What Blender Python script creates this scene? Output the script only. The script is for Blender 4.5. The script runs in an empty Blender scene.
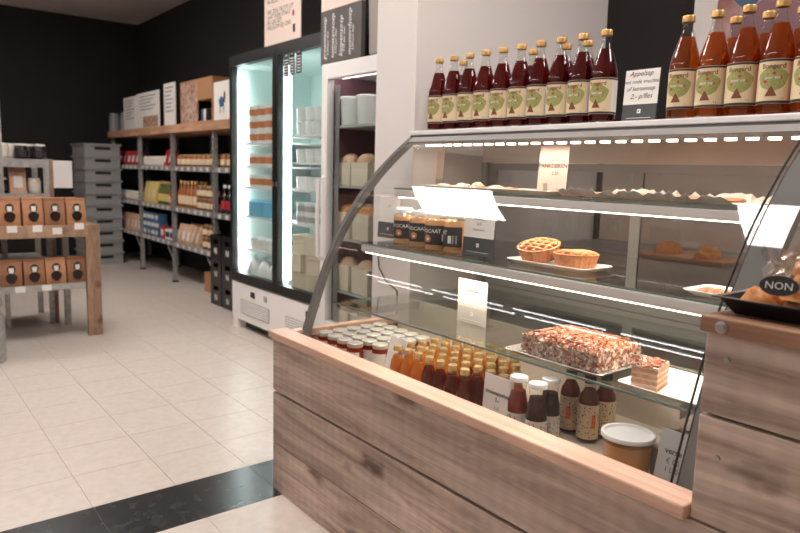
import bpy, bmesh, math, random
from mathutils import Vector, Matrix
random.seed(7)
PI = math.pi
sc = bpy.context.scene
COL = sc.collection

# ------------------------------------------------------------------ camera
F_PX, CAM_H = 676.24, 1.22
YAW, PITCH, ROLL = math.radians(38.329), math.radians(7.951), math.radians(1.574)
fw = Vector((math.sin(YAW)*math.cos(PITCH), math.cos(YAW)*math.cos(PITCH), -math.sin(PITCH)))
rt0 = Vector((math.cos(YAW), -math.sin(YAW), 0)); up0 = rt0.cross(fw)
rt = rt0*math.cos(ROLL) + up0*math.sin(ROLL); up = up0*math.cos(ROLL) - rt0*math.sin(ROLL)
CAM = Vector((0, 0, CAM_H))
cd = bpy.data.cameras.new('camera'); cam = bpy.data.objects.new('camera', cd); COL.objects.link(cam)
cd.sensor_width = 36; cd.lens = F_PX*36/800; cd.clip_start = 0.02
cam.matrix_world = Matrix(((rt.x, up.x, -fw.x, 0), (rt.y, up.y, -fw.y, 0), (rt.z, up.z, -fw.z, CAM_H), (0, 0, 0, 1)))
cd.dof.use_dof = True; cd.dof.focus_distance = 1.8; cd.dof.aperture_fstop = 4.2
sc.camera = cam

def at(x, y, X=None, Y=None, Z=None):
    """photo pixel -> point on the world plane X=, Y= or Z="""
    d = fw + rt*((x-400)/F_PX) - up*((y-266.5)/F_PX)
    t = X/d.x if X is not None else Y/d.y if Y is not None else (Z-CAM_H)/d.z
    return CAM + d*t

# ------------------------------------------------------------------ world, exposure
w = bpy.data.worlds.new('world'); sc.world = w; w.use_nodes = True
w.node_tree.nodes['Background'].inputs[0].default_value = (1.0, 0.93, 0.88, 1)
w.node_tree.nodes['Background'].inputs[1].default_value = 0.25
sc.view_settings.view_transform = 'Standard'; sc.view_settings.look = 'None'
sc.view_settings.gamma = 1; sc.view_settings.use_curve_mapping = False
sc.view_settings.exposure = 0.02
sc.cycles.max_bounces = 10; sc.cycles.transparent_max_bounces = 40
sc.cycles.diffuse_bounces = 4; sc.cycles.glossy_bounces = 4
sc.cycles.caustics_reflective = False; sc.cycles.caustics_refractive = False
sc.cycles.sample_clamp_indirect = 6.0

CEIL = 3.1
PANEL_POWER = 24.0
LED_POWER = 5.0

# ------------------------------------------------------------------ materials
def new_mat(name):
    m = bpy.data.materials.new(name); m.use_nodes = True
    nt = m.node_tree; nt.nodes.clear()
    out = nt.nodes.new('ShaderNodeOutputMaterial')
    return m, nt, out
def N(nt, t, **kw):
    n = nt.nodes.new(t)
    for k, v in kw.items(): setattr(n, k, v)
    return n
def c4(c): return (c[0], c[1], c[2], 1)
def srgb(r, g, b):
    f = lambda u: (u/255/12.92 if u/255 <= .04045 else ((u/255+.055)/1.055)**2.4)
    return (f(r), f(g), f(b))
def mat(name, col, rough=.5, metal=0, col2=None, scale=20, stretch=(1, 1, 1), bump=0, spec=.5, emit=0, emit_col=None, trans=0, detail=4):
    m, nt, out = new_mat(name)
    p = N(nt, 'ShaderNodeBsdfPrincipled'); nt.links.new(p.outputs[0], out.inputs[0])
    p.inputs['Base Color'].default_value = c4(col); p.inputs['Roughness'].default_value = rough
    p.inputs['Metallic'].default_value = metal; p.inputs['Specular IOR Level'].default_value = spec
    if emit:
        p.inputs['Emission Color'].default_value = c4(emit_col or col); p.inputs['Emission Strength'].default_value = emit
    if col2 or bump:
        tc = N(nt, 'ShaderNodeTexCoord'); mp = N(nt, 'ShaderNodeMapping'); mp.inputs['Scale'].default_value = stretch
        oi = N(nt, 'ShaderNodeObjectInfo'); ad = N(nt, 'ShaderNodeVectorMath', operation='ADD'); ml = N(nt, 'ShaderNodeMath', operation='MULTIPLY'); ml.inputs[1].default_value = 37
        nt.links.new(oi.outputs['Random'], ml.inputs[0]); nt.links.new(tc.outputs['Object'], ad.inputs[0]); nt.links.new(ml.outputs[0], ad.inputs[1])
        nt.links.new(ad.outputs[0], mp.inputs[0])
        no = N(nt, 'ShaderNodeTexNoise'); no.inputs['Scale'].default_value = scale; no.inputs['Detail'].default_value = detail
        nt.links.new(mp.outputs[0], no.inputs[0])
        if col2:
            r = N(nt, 'ShaderNodeValToRGB'); r.color_ramp.elements[0].position = .35; r.color_ramp.elements[1].position = .65
            r.color_ramp.elements[0].color = c4(col); r.color_ramp.elements[1].color = c4(col2)
            nt.links.new(no.outputs[0], r.inputs[0]); nt.links.new(r.outputs[0], p.inputs['Base Color'])
        if bump:
            b = N(nt, 'ShaderNodeBump'); b.inputs['Strength'].default_value = bump; b.inputs['Distance'].default_value = .004
            nt.links.new(no.outputs[0], b.inputs['Height']); nt.links.new(b.outputs[0], p.inputs['Normal'])
    return m
def glass(name, tint=(1, 1, 1), f0=.04, rough=.0, gain=.96):
    m, nt, out = new_mat(name)
    lw = N(nt, 'ShaderNodeLayerWeight'); lw.inputs[0].default_value = .5
    pw = N(nt, 'ShaderNodeMath', operation='POWER'); pw.inputs[1].default_value = 5
    mu = N(nt, 'ShaderNodeMath', operation='MULTIPLY_ADD'); mu.inputs[1].default_value = gain; mu.inputs[2].default_value = f0
    tr = N(nt, 'ShaderNodeBsdfTransparent'); tr.inputs[0].default_value = c4(tint)
    gl = N(nt, 'ShaderNodeBsdfGlossy'); gl.inputs['Roughness'].default_value = rough
    mx = N(nt, 'ShaderNodeMixShader'); L = nt.links.new
    L(lw.outputs['Facing'], pw.inputs[0]); L(pw.outputs[0], mu.inputs[0]); L(mu.outputs[0], mx.inputs[0])
    L(tr.outputs[0], mx.inputs[1]); L(gl.outputs[0], mx.inputs[2]); L(mx.outputs[0], out.inputs[0])
    return m
def juice(name, tint, col, fac=.5, rough=.04):
    """tinted see-through liquid: part clear, part cloudy"""
    m, nt, out = new_mat(name)
    tr = N(nt, 'ShaderNodeBsdfTransparent'); tr.inputs[0].default_value = c4(tint)
    p = N(nt, 'ShaderNodeBsdfPrincipled'); p.inputs['Base Color'].default_value = c4(col); p.inputs['Roughness'].default_value = rough
    tl = N(nt, 'ShaderNodeBsdfTranslucent'); tl.inputs[0].default_value = c4(col); m2 = N(nt, 'ShaderNodeMixShader'); m2.inputs[0].default_value = .4
    mx = N(nt, 'ShaderNodeMixShader'); mx.inputs[0].default_value = fac; L = nt.links.new
    L(p.outputs[0], m2.inputs[1]); L(tl.outputs[0], m2.inputs[2])
    L(tr.outputs[0], mx.inputs[1]); L(m2.outputs[0], mx.inputs[2]); L(mx.outputs[0], out.inputs[0])
    return m
def emit(name, col, s):
    m, nt, out = new_mat(name); e = N(nt, 'ShaderNodeEmission'); e.inputs[0].default_value = c4(col); e.inputs[1].default_value = s
    nt.links.new(e.outputs[0], out.inputs[0]); return m
def wood(name, a, b, knot, grain=(14, 1.2, 14), rough=.6, knots=True, saw=0):
    """grain runs along local Y"""
    m, nt, out = new_mat(name); L = nt.links.new
    p = N(nt, 'ShaderNodeBsdfPrincipled'); p.inputs['Roughness'].default_value = rough; p.inputs['Specular IOR Level'].default_value = .25; L(p.outputs[0], out.inputs[0])
    tc = N(nt, 'ShaderNodeTexCoord'); oi = N(nt, 'ShaderNodeObjectInfo'); ml = N(nt, 'ShaderNodeMath', operation='MULTIPLY'); ml.inputs[1].default_value = 23
    ad = N(nt, 'ShaderNodeVectorMath', operation='ADD'); L(oi.outputs['Random'], ml.inputs[0]); L(tc.outputs['Object'], ad.inputs[0]); L(ml.outputs[0], ad.inputs[1])
    mp = N(nt, 'ShaderNodeMapping'); mp.inputs['Scale'].default_value = grain; L(ad.outputs[0], mp.inputs[0])
    n1 = N(nt, 'ShaderNodeTexNoise'); n1.inputs['Scale'].default_value = 1.6; n1.inputs['Detail'].default_value = 8; n1.inputs['Roughness'].default_value = .62; n1.inputs['Distortion'].default_value = .8; L(mp.outputs[0], n1.inputs[0])
    mp2 = N(nt, 'ShaderNodeMapping'); mp2.inputs['Scale'].default_value = (grain[0]*6, grain[1]*.9, grain[2]*6); L(ad.outputs[0], mp2.inputs[0])
    n2 = N(nt, 'ShaderNodeTexNoise'); n2.inputs['Scale'].default_value = 1.2; n2.inputs['Detail'].default_value = 4; L(mp2.outputs[0], n2.inputs[0])
    mx = N(nt, 'ShaderNodeMath', operation='MULTIPLY_ADD'); mx.inputs[1].default_value = .22; L(n2.outputs[0], mx.inputs[0])
    ms = N(nt, 'ShaderNodeMath', operation='MULTIPLY'); ms.inputs[1].default_value = .78; L(n1.outputs[0], ms.inputs[0]); L(ms.outputs[0], mx.inputs[2])
    r = N(nt, 'ShaderNodeValToRGB'); e = r.color_ramp.elements; e[0].position = .36; e[1].position = .62; e[0].color = c4(a); e[1].color = c4(b); L(mx.outputs[0], r.inputs[0])
    col = r.outputs[0]
    # large tonal drift
    n3 = N(nt, 'ShaderNodeTexNoise'); n3.inputs['Scale'].default_value = 3; L(ad.outputs[0], n3.inputs[0])
    r3 = N(nt, 'ShaderNodeValToRGB'); r3.color_ramp.elements[0].color = (.78, .76, .76, 1); r3.color_ramp.elements[1].color = (1.12, 1.1, 1.08, 1); r3.color_ramp.elements[0].position = .3; r3.color_ramp.elements[1].position = .7; L(n3.outputs[0], r3.inputs[0])
    m3 = N(nt, 'ShaderNodeMix', data_type='RGBA', blend_type='MULTIPLY'); m3.inputs[0].default_value = 1; L(col, m3.inputs[6]); L(r3.outputs[0], m3.inputs[7]); col = m3.outputs[2]
    if knots:
        mk = N(nt, 'ShaderNodeMapping'); mk.inputs['Scale'].default_value = (5.5, 2.6, 5.5); L(ad.outputs[0], mk.inputs[0])
        nd = N(nt, 'ShaderNodeTexNoise'); nd.inputs['Scale'].default_value = 6; L(mk.outputs[0], nd.inputs[0])
        am = N(nt, 'ShaderNodeMix', data_type='RGBA', blend_type='LINEAR_LIGHT'); am.inputs[0].default_value = .12; L(mk.outputs[0], am.inputs[6]); L(nd.outputs['Color'], am.inputs[7])
        v = N(nt, 'ShaderNodeTexVoronoi'); v.inputs['Scale'].default_value = 1; L(am.outputs[2], v.inputs[0])
        rk = N(nt, 'ShaderNodeValToRGB'); rk.color_ramp.elements[0].position = .07; rk.color_ramp.elements[1].position = .20; rk.color_ramp.elements[0].color = c4(knot); rk.color_ramp.elements[1].color = (1, 1, 1, 1); L(v.outputs['Distance'], rk.inputs[0])
        mkx = N(nt, 'ShaderNodeMix', data_type='RGBA', blend_type='MULTIPLY'); mkx.inputs[0].default_value = .75; L(col, mkx.inputs[6]); L(rk.outputs[0], mkx.inputs[7]); col = mkx.outputs[2]
    h = n2.outputs[0]
    if saw:
        wv = N(nt, 'ShaderNodeTexWave', bands_direction='Y'); wv.inputs['Scale'].default_value = saw; wv.inputs['Distortion'].default_value = 1.5; wv.inputs['Detail'].default_value = 2; L(tc.outputs['Object'], wv.inputs[0])
        rw = N(nt, 'ShaderNodeValToRGB'); rw.color_ramp.elements[0].color = (.955, .955, .955, 1); rw.color_ramp.elements[1].color = (1.02, 1.02, 1.02, 1); L(wv.outputs[0], rw.inputs[0])
        mw = N(nt, 'ShaderNodeMix', data_type='RGBA', blend_type='MULTIPLY'); mw.inputs[0].default_value = 1; L(col, mw.inputs[6]); L(rw.outputs[0], mw.inputs[7]); col = mw.outputs[2]
    L(col, p.inputs['Base Color'])
    b = N(nt, 'ShaderNodeBump'); b.inputs['Strength'].default_value = .25; b.inputs['Distance'].default_value = .002; L(h, b.inputs['Height']); L(b.outputs[0], p.inputs['Normal'])
    return m

M = {}
M['board'] = wood('weathered_board', srgb(158, 136, 123), srgb(216, 197, 184), (.18, .11, .08), saw=7)
M['ledge'] = wood('light_oak', srgb(206, 164, 140), srgb(230, 195, 174), (.6, .45, .35), grain=(20, 1.0, 20), knots=False, rough=.45)
M['table_wood'] = wood('table_wood', srgb(140, 110, 90), srgb(176, 145, 122), (.45, .3, .22), grain=(10, 10, 3))
M['shelf_wood'] = wood('shelf_wood', srgb(178, 132, 104), srgb(208, 164, 134), (.5, .36, .28), grain=(14, 1.2, 14), knots=False)
M['trim_wood'] = wood('trim_wood', srgb(142, 104, 82), srgb(178, 138, 112), (.5, .4, .3), grain=(20, 1.0, 20), knots=False)
M['rail_grey'] = mat('rail_grey', srgb(206, 203, 200), .35)
M['floor_tile'] = mat('floor_tile', srgb(210, 196, 186), .34, col2=srgb(219, 206, 196), scale=30, bump=.04, detail=8)
M['grout'] = mat('grout', srgb(196, 182, 172), .8)
M['slate'] = mat('slate_tile', srgb(38, 38, 40), .22, col2=srgb(58, 60, 61), scale=22, detail=9)
M['wall_black'] = mat('wall_black', srgb(25, 22, 22), .8, col2=srgb(29, 25, 25), scale=3)
M['wall_white'] = mat('wall_white', srgb(226, 219, 215), .7)
M['wall_grey'] = mat('wall_grey', srgb(188, 180, 174), .7)
M['ceiling'] = mat('ceiling', srgb(205, 194, 190), .85)
M['lamp'] = emit('ceiling_lamp', (1, .95, .9), PANEL_POWER)
M['tube'] = emit('streak_tube', (1, .97, .95), 17)  # glow of the added streak lamps
M['lamp_frame'] = mat('lamp_frame', (.8, .8, .8), .4)
M['steel'] = mat('brushed_steel', (.52, .51, .5), .32, 1.0)
M['alu'] = mat('grey_aluminium', srgb(150, 147, 144), .38, .15)
M['galv'] = mat('galvanised_steel', srgb(165, 163, 162), .45, .6, col2=srgb(190, 188, 186), scale=30)
M['frame_grey'] = mat('frame_grey', srgb(108, 106, 104), .03, 0)
M['white'] = mat('white_paint', srgb(236, 232, 230), .4)
M['white_gloss'] = mat('white_gloss', srgb(240, 238, 236), .2)
M['porcelain'] = mat('porcelain', srgb(242, 238, 234), .15)
M['black'] = mat('black_paint', srgb(22, 21, 21), .4)
M['black_plastic'] = mat('black_plastic', srgb(26, 25, 26), .3)
M['ink'] = mat('ink', srgb(40, 36, 36), .7)
M['white_ink'] = mat('white_ink', srgb(235, 232, 228), .7)
M['paper'] = mat('paper', srgb(238, 232, 226), .7)
M['paper_pink'] = mat('paper_pink', srgb(224, 202, 190), .7)
M['card_grey'] = mat('card_grey', srgb(74, 76, 78), .6)
M['card_light'] = mat('card_light_grey', srgb(178, 176, 172), .6)
M['glass'] = glass('clear_glass', (.985, .99, .988), f0=.065)
M['shelf_glass'] = glass('shelf_glass', (.9, .94, .925))
M['glass_edge'] = mat('glass_edge', srgb(104, 118, 112), .15)
M['bottle_glass'] = glass('bottle_glass', (.93, .95, .93), f0=.06)
M['acrylic'] = glass('acrylic', (.95, .95, .95), f0=.05)
M['film'] = glass('plastic_film', (.95, .94, .93), f0=.16, rough=.10)
M['door_glass'] = glass('rear_glass', (.72, .71, .70), f0=.05, rough=.02)
M['fridge_glass'] = glass('fridge_glass', (.95, .98, .975), f0=.05)
M['red_juice'] = juice('red_juice', (.5, .03, .03), srgb(100, 10, 16), .5)
M['apple_juice'] = juice('apple_juice', (.84, .36, .07), srgb(176, 84, 20), .36)
M['orange_drink'] = juice('orange_drink', (.95, .5, .12), srgb(250, 160, 62), .85)
M['amber_drink'] = juice('amber_drink', (.8, .35, .08), srgb(226, 122, 40), .7)
M['berry_drink'] = juice('berry_drink', (.6, .12, .05), srgb(140, 46, 26), .6)
M['dark_sauce'] = juice('dark_sauce', (.4, .1, .06), srgb(70, 28, 20), .8)
M['tomato_sauce'] = juice('tomato_sauce', (.7, .15, .06), srgb(168, 58, 24), .8)
M['broth'] = mat('golden_broth', srgb(226, 156, 74), .12)
M['gold_cap'] = mat('gold_cap', srgb(206, 160, 100), .3, .55)
M['gold_lid'] = mat('gold_lid', srgb(232, 200, 140), .22, .7)
M['tin_lid'] = mat('tin_lid', srgb(206, 198, 190), .3, .3)
M['white_lid'] = mat('white_lid', srgb(236, 234, 232), .3)
M['cream_label'] = mat('cream_label', srgb(222, 200, 165), .6)
M['white_label'] = mat('white_label', srgb(226, 220, 212), .6)
M['tree_green'] = mat('print_green', srgb(142, 146, 84), .6, col2=srgb(160, 160, 100), scale=160)
M['trunk_brown'] = mat('print_brown', srgb(120, 66, 36), .6)
M['apple_red'] = mat('print_red', srgb(186, 60, 42), .6)
M['print_orange'] = mat('print_orange', srgb(236, 120, 60), .6)
M['label_black'] = mat('label_black', srgb(48, 46, 48), .55)
M['advocaat'] = mat('egg_liqueur', srgb(234, 172, 116), .3)
M['kraft'] = mat('kraft_paper', srgb(176, 122, 86), .75, col2=srgb(192, 138, 100), scale=14, bump=.3)
M['kraft_dark'] = mat('kraft_dark', srgb(150, 102, 72), .75, col2=srgb(164, 114, 82), scale=14, bump=.3)
M['cardboard'] = mat('cardboard', srgb(176, 128, 92), .8)
M['crate_grey'] = mat('crate_grey', srgb(150, 150, 150), .5)
M['crate_dark'] = mat('crate_slot', srgb(24, 24, 26), .6)
M['fridge_in'] = mat('fridge_lining', srgb(222, 239, 237), .4)
M['fridge_led'] = emit('fridge_led', (.9, 1, .985), LED_POWER*4)
M['case_led'] = emit('case_led', (1, .82, .66), 7)
M['pink_fill'] = emit('pink_fill', (1, .86, .86), 7)  # fill glow added inside the white fridge
M['lilac'] = mat('lilac_lining', srgb(140, 108, 116), .6)
M['wine'] = mat('wine_lining', srgb(136, 98, 106), .6)
M['tub_white'] = mat('tub_white', srgb(238, 238, 236), .35)
M['tub_orange'] = mat('tub_orange', srgb(206, 128, 82), .5)
M['blue_pack'] = mat('blue_pack', srgb(120, 190, 222), .45)
M['blue_dark'] = mat('blue_box', srgb(64, 104, 140), .5)
M['red_pack'] = mat('red_pack', srgb(176, 40, 44), .5)
M['yellow_pack'] = mat('yellow_pack', srgb(214, 190, 112), .5)
M['green_glass'] = mat('green_glass', srgb(92, 96, 48), .15)
M['amber_jar'] = mat('amber_jar', srgb(160, 94, 48), .25)
M['brown_jar'] = mat('brown_jar', srgb(120, 72, 46), .25)
M['dark_bottle'] = mat('dark_bottle', srgb(40, 26, 24), .15)
M['tan_pack'] = mat('tan_pack', srgb(206, 160, 130), .6, col2=srgb(216, 176, 148), scale=20)
M['beige_box'] = mat('beige_box', srgb(222, 206, 184), .6)
M['pale_jar'] = mat('pale_jar', srgb(226, 208, 186), .3)
M['bread'] = mat('baked_crust', srgb(172, 96, 40), .5, col2=srgb(222, 154, 84), scale=60, bump=.8)
M['crust'] = mat('tart_crust', srgb(200, 128, 78), .55, col2=srgb(224, 162, 112), scale=60, bump=.4)
M['filling'] = mat('tart_filling', srgb(122, 62, 34), .3)
M['cream'] = mat('whipped_cream', srgb(240, 222, 206), .5)
M['almond'] = mat('roasted_flakes', srgb(112, 58, 36), .55, col2=srgb(184, 112, 76), scale=90)
M['almond2'] = mat('pale_flakes', srgb(232, 212, 196), .55, col2=srgb(150, 120, 104), scale=120)
M['sponge'] = mat('sponge_cake', srgb(206, 150, 112), .7, col2=srgb(226, 178, 140), scale=80, bump=.4)
M['sugar'] = mat('powdered_sugar', srgb(240, 228, 220), .8, col2=srgb(226, 200, 184), scale=40)
M['tray_steel'] = mat('silver_tray', srgb(215, 208, 202), .25, .7)
M['salmon'] = mat('salmon', srgb(226, 120, 84), .4, col2=srgb(236, 160, 120), scale=40)
M['screw'] = mat('screw', srgb(170, 166, 164), .3, .9)
M['marker'] = mat('price_tag', srgb(232, 228, 224), .5)
M['poster_meat'] = mat('poster_meat', srgb(150, 98, 94), .6, col2=srgb(196, 164, 160), scale=9)
M['poster_dark'] = mat('poster_dark', srgb(70, 40, 44), .6, col2=srgb(70, 110, 140), scale=5)
M['photo_a'] = mat('photo_print', srgb(150, 96, 70), .6, col2=srgb(200, 180, 165), scale=25)
M['chalk'] = mat('chalkboard', srgb(84, 77, 76), .7, col2=srgb(96, 90, 88), scale=9)
M['greybox'] = mat('grey_box', srgb(160, 150, 144), .5)
M['worktop'] = mat('worktop', srgb(120, 114, 110), .35)
M['gasket'] = mat('rubber', srgb(48, 48, 50), .6)
M['case_wall'] = mat('case_lining', srgb(206, 190, 178), .45)

# ------------------------------------------------------------------ mesh helpers
_txt = {}
def text2d(s, size, align='CENTER', shear=0.0, bold=0.0):
    k = (s, size, align, shear, bold)
    if k in _txt: return _txt[k]
    cu = bpy.data.curves.new('t', 'FONT'); cu.body = s; cu.size = size; cu.align_x = align; cu.resolution_u = 2; cu.shear = shear; cu.offset = bold
    cu.space_line = 1.0
    ob = bpy.data.objects.new('t', cu); COL.objects.link(ob)
    dg = bpy.context.evaluated_depsgraph_get(); me = bpy.data.meshes.new_from_object(ob.evaluated_get(dg))
    r = ([(v.co.x, v.co.y) for v in me.vertices], [tuple(p.vertices) for p in me.polygons])
    bpy.data.objects.remove(ob); bpy.data.curves.remove(cu); bpy.data.meshes.remove(me)
    _txt[k] = r; return r

class MB:
    def __init__(s): s.v = []; s.f = []; s.m = []
    def add(s, vs, fs, mi=0):
        o = len(s.v); s.v += [tuple(v) for v in vs]; s.f += [tuple(o+i for i in f) for f in fs]; s.m += [mi]*len(fs); return s
    def box(s, x0, x1, y0, y1, z0, z1, mi=0):
        v = [(x0, y0, z0), (x1, y0, z0), (x1, y1, z0), (x0, y1, z0), (x0, y0, z1), (x1, y0, z1), (x1, y1, z1), (x0, y1, z1)]
        return s.add(v, [(0, 3, 2, 1), (4, 5, 6, 7), (0, 1, 5, 4), (1, 2, 6, 5), (2, 3, 7, 6), (3, 0, 4, 7)], mi)
    def taper(s, x, y, z0, z1, x2, y2, mi=0):
        v = [(-x, -y, z0), (x, -y, z0), (x, y, z0), (-x, y, z0), (-x2, -y2, z1), (x2, -y2, z1), (x2, y2, z1), (-x2, y2, z1)]
        return s.add(v, [(0, 3, 2, 1), (4, 5, 6, 7), (0, 1, 5, 4), (1, 2, 6, 5), (2, 3, 7, 6), (3, 0, 4, 7)], mi)
    def lathe(s, prof, n=20, mi=0, cx=0, cy=0, wob=None):
        vs, fs, rings = [], [], []
        for r, z in prof:
            if r < 1e-6: vs.append((cx, cy, z)); rings.append([len(vs)-1])
            else:
                st = len(vs)
                for i in range(n):
                    a = 2*PI*i/n; q = r*(wob(a) if wob else 1); vs.append((cx+q*math.cos(a), cy+q*math.sin(a), z))
                rings.append(list(range(st, st+n)))
        for a, b in zip(rings, rings[1:]):
            for i in range(n):
                j = (i+1) % n
                if len(a) == 1 and len(b) == 1: continue
                if len(a) == 1: fs.append((a[0], b[j], b[i]))
                elif len(b) == 1: fs.append((a[i], a[j], b[0]))
                else: fs.append((a[i], a[j], b[j], b[i]))
        return s.add(vs, fs, mi)
    def arc(s, R, z0, z1, a0, a1, n=10, mi=0):
        """cylinder patch facing -Y; angles in degrees, positive = viewer's right"""
        vs = []
        for i in range(n+1):
            a = math.radians(a0+(a1-a0)*i/n)
            vs += [(R*math.sin(a), -R*math.cos(a), z0), (R*math.sin(a), -R*math.cos(a), z1)]
        return s.add(vs, [(2*i, 2*i+2, 2*i+3, 2*i+1) for i in range(n)], mi)
    def poly(s, pts, wrap, mi=0):
        return s.add([wrap(u, v) for u, v in pts], [tuple(range(len(pts)))], mi)
    def blob(s, cx, cy, rx, ry, wrap, mi=0, n=16, wob=0, rings=4):
        vs = [wrap(cx, cy)]; fs = []
        for r in range(1, rings+1):
            q = r/rings
            for i in range(n):
                a = 2*PI*i/n; vs.append(wrap(cx+q*rx*(1+wob*math.sin(5*a))*math.cos(a), cy+q*ry*(1+wob*math.sin(4*a+1))*math.sin(a)))
        fs = [(0, 1+i, 1+(i+1) % n) for i in range(n)]
        for r in range(rings-1):
            for i in range(n): fs.append((1+r*n+i, 1+(r+1)*n+i, 1+(r+1)*n+(i+1) % n, 1+r*n+(i+1) % n))
        return s.add(vs, fs, mi)
    def text(s, t, size, cx, cy, wrap, mi=0, **kw):
        vs, fs = text2d(t, size, **kw)
        return s.add([wrap(cx+x, cy+y) for x, y in vs], fs, mi)
    def prism(s, pts, fn, a0, a1, mi=0):
        n = len(pts); vs = [fn(p[0], p[1], a0) for p in pts]+[fn(p[0], p[1], a1) for p in pts]
        fs = [(i, (i+1) % n, n+(i+1) % n, n+i) for i in range(n)]+[tuple(range(n))[::-1], tuple(range(n, 2*n))]
        return s.add(vs, fs, mi)
    def tube(s, pts, r, n=8, mi=0):
        pts = [Vector(p) for p in pts]; vs, fs = [], []
        for i, p in enumerate(pts):
            t = (pts[min(i+1, len(pts)-1)]-pts[max(i-1, 0)]).normalized()
            a = t.cross(Vector((0, 0, 1)) if abs(t.z) < .9 else Vector((1, 0, 0))).normalized(); b = t.cross(a)
            for k in range(n):
                q = p+a*(r*math.cos(2*PI*k/n))+b*(r*math.sin(2*PI*k/n)); vs.append(tuple(q))
        for i in range(len(pts)-1):
            for k in range(n): fs.append((i*n+k, i*n+(k+1) % n, (i+1)*n+(k+1) % n, (i+1)*n+k))
        fs += [tuple(range(n))[::-1], tuple(range((len(pts)-1)*n, len(pts)*n))]
        return s.add(vs, fs, mi)
    def mesh(s, name, mats, smooth=False):
        me = bpy.data.meshes.new(name); me.from_pydata(s.v, [], s.f)
        if not isinstance(mats, (list, tuple)): mats = [mats]
        for m in mats: me.materials.append(M[m])
        me.polygons.foreach_set('material_index', s.m)
        bm = bmesh.new(); bm.from_mesh(me); bmesh.ops.recalc_face_normals(bm, faces=bm.faces); bm.to_mesh(me); bm.free()
        if smooth:
            me.polygons.foreach_set('use_smooth', [True]*len(me.polygons)); 
            me.set_sharp_from_angle(angle=math.radians(40))
        me.update(); return me
    def build(s, name, mats, parent=None, smooth=False, bevel=0, loc=None, rotz=0):
        return link(name, s.mesh(name, mats, smooth), parent, bevel, loc, rotz)
def link(name, me, parent=None, bevel=0, loc=None, rotz=0):
    o = bpy.data.objects.new(name, me); COL.objects.link(o)
    if parent: o.parent = parent
    if loc is not None: o.location = loc
    o.rotation_euler.z = rotz
    if bevel:
        b = o.modifiers.new('bevel', 'BEVEL'); b.width = bevel; b.segments = 2; b.limit_method = 'ANGLE'
    return o
def tag(o, label, cat, group=None):
    o['label'] = label; o['category'] = cat
    if group: o['group'] = group
    return o
def thing(name, label, cat, loc=(0, 0, 0), rotz=0, group=None):
    o = bpy.data.objects.new(name, None); COL.objects.link(o); o.location = loc; o.rotation_euler.z = rotz; o.empty_display_size = .05
    return tag(o, label, cat, group)
def struct(o): o['kind'] = 'structure'; return o
def stuff(o): o['kind'] = 'stuff'; return o
def clone(root, loc, rotz, label, group=None):
    r = root.copy(); COL.objects.link(r); r.location = loc; r.rotation_euler.z = rotz; r['label'] = label
    if group: r['group'] = group
    for ch in list(root.children):
        c = ch.copy(); COL.objects.link(c); c.parent = r
        for g in list(ch.children):
            d = g.copy(); COL.objects.link(d); d.parent = c
    return r
class Proto:
    """first use moves the prototype itself, later uses copy it"""
    def __init__(s, maker): s.maker = maker; s.root = None
    def put(s, loc, rotz, label, group):
        if s.root is None:
            s.root = s.maker(); s.root.location = loc; s.root.rotation_euler.z = rotz; s.root['label'] = label; s.root['group'] = group; return s.root
        return clone(s.root, loc, rotz, label, group)
flat = lambda e=.0006: (lambda u, v: (u, -e, v))
cyl = lambda R: (lambda u, v: (R*math.sin(u/R), -R*math.cos(u/R), v))
ORD = ['first', 'second', 'third', 'fourth', 'fifth', 'sixth', 'seventh', 'eighth', 'ninth', 'tenth', 'eleventh', 'twelfth', 'thirteenth', 'fourteenth', 'fifteenth', 'sixteenth']
FACE = -PI/2            # rotation that turns a thing's front (-Y) to the customer side (-X)

# ================================================================== ROOM
WX, WY = 3.05, 9.75
XL, YF = -5.0, -3.0
def proj(P):
    v = Vector(P)-CAM; z = v.dot(fw)
    return (400+F_PX*v.dot(rt)/z, 266.5-F_PX*v.dot(up)/z, z) if z > .05 else (-1e4, -1e4, z)
fl = struct(MB().box(XL, WX, YF, WY, -.06, -.003).build('floor', 'grout'))
tm = MB().box(.001, .299, .001, .299, -.004, 0).mesh('tile', 'floor_tile')
tiles = []
for i in range(-18, 12):
    for j in range(-17, 30):
        x = .569+.3*i; y = (2.455+.3*j) if j >= 0 else 2.155+.3*j
        if x > 2.7 or y > 9.4: continue
        a = proj((x+.15, y+.15, 0))
        seen = -60 < a[0] < 860 and -40 < a[1] < 590
        tiles.append((a[2] if seen else 100+abs(a[2]), x, y))
tiles.sort()
for k, (d, x, y) in enumerate(tiles[:290]): link('floor_tile', tm, fl, loc=(x, y, 0))
if len(tiles) > 290:
    mb = MB()
    for d, x, y in tiles[290:]: mb.box(x+.001, x+.299, y+.001, y+.299, -.004, 0)
    stuff(mb.build('floor_tile', 'floor_tile', fl))
sm = MB().box(.001, .599, .001, .299, -.004, 0).mesh('slate_tile', 'slate')
for k in range(-9, 2): link('slate_tile', sm, fl, loc=(.569+.6*k, 2.155, 0))
cl = struct(MB().box(XL-.1, WX+.1, YF-.1, WY+.1, CEIL, CEIL+.1).build('ceiling', 'ceiling'))
struct(MB().box(XL, WX, WY, WY+.1, -.06, CEIL).build('wall_back', 'wall_black'))
struct(MB().box(WX, WX+.1, YF, WY+.1, -.06, CEIL).build('wall_right', 'wall_black'))
struct(MB().box(XL-.1, XL, YF, WY+.1, -.06, CEIL).build('wall_left', 'wall_white'))
struct(MB().box(XL-.1, WX+.1, YF-.1, YF, -.06, CEIL).build('wall_front', 'wall_white'))
struct(MB().box(1.794, WX, 2.2, 2.472, 0, CEIL).build('wall_pillar', 'wall_white'))
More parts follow.
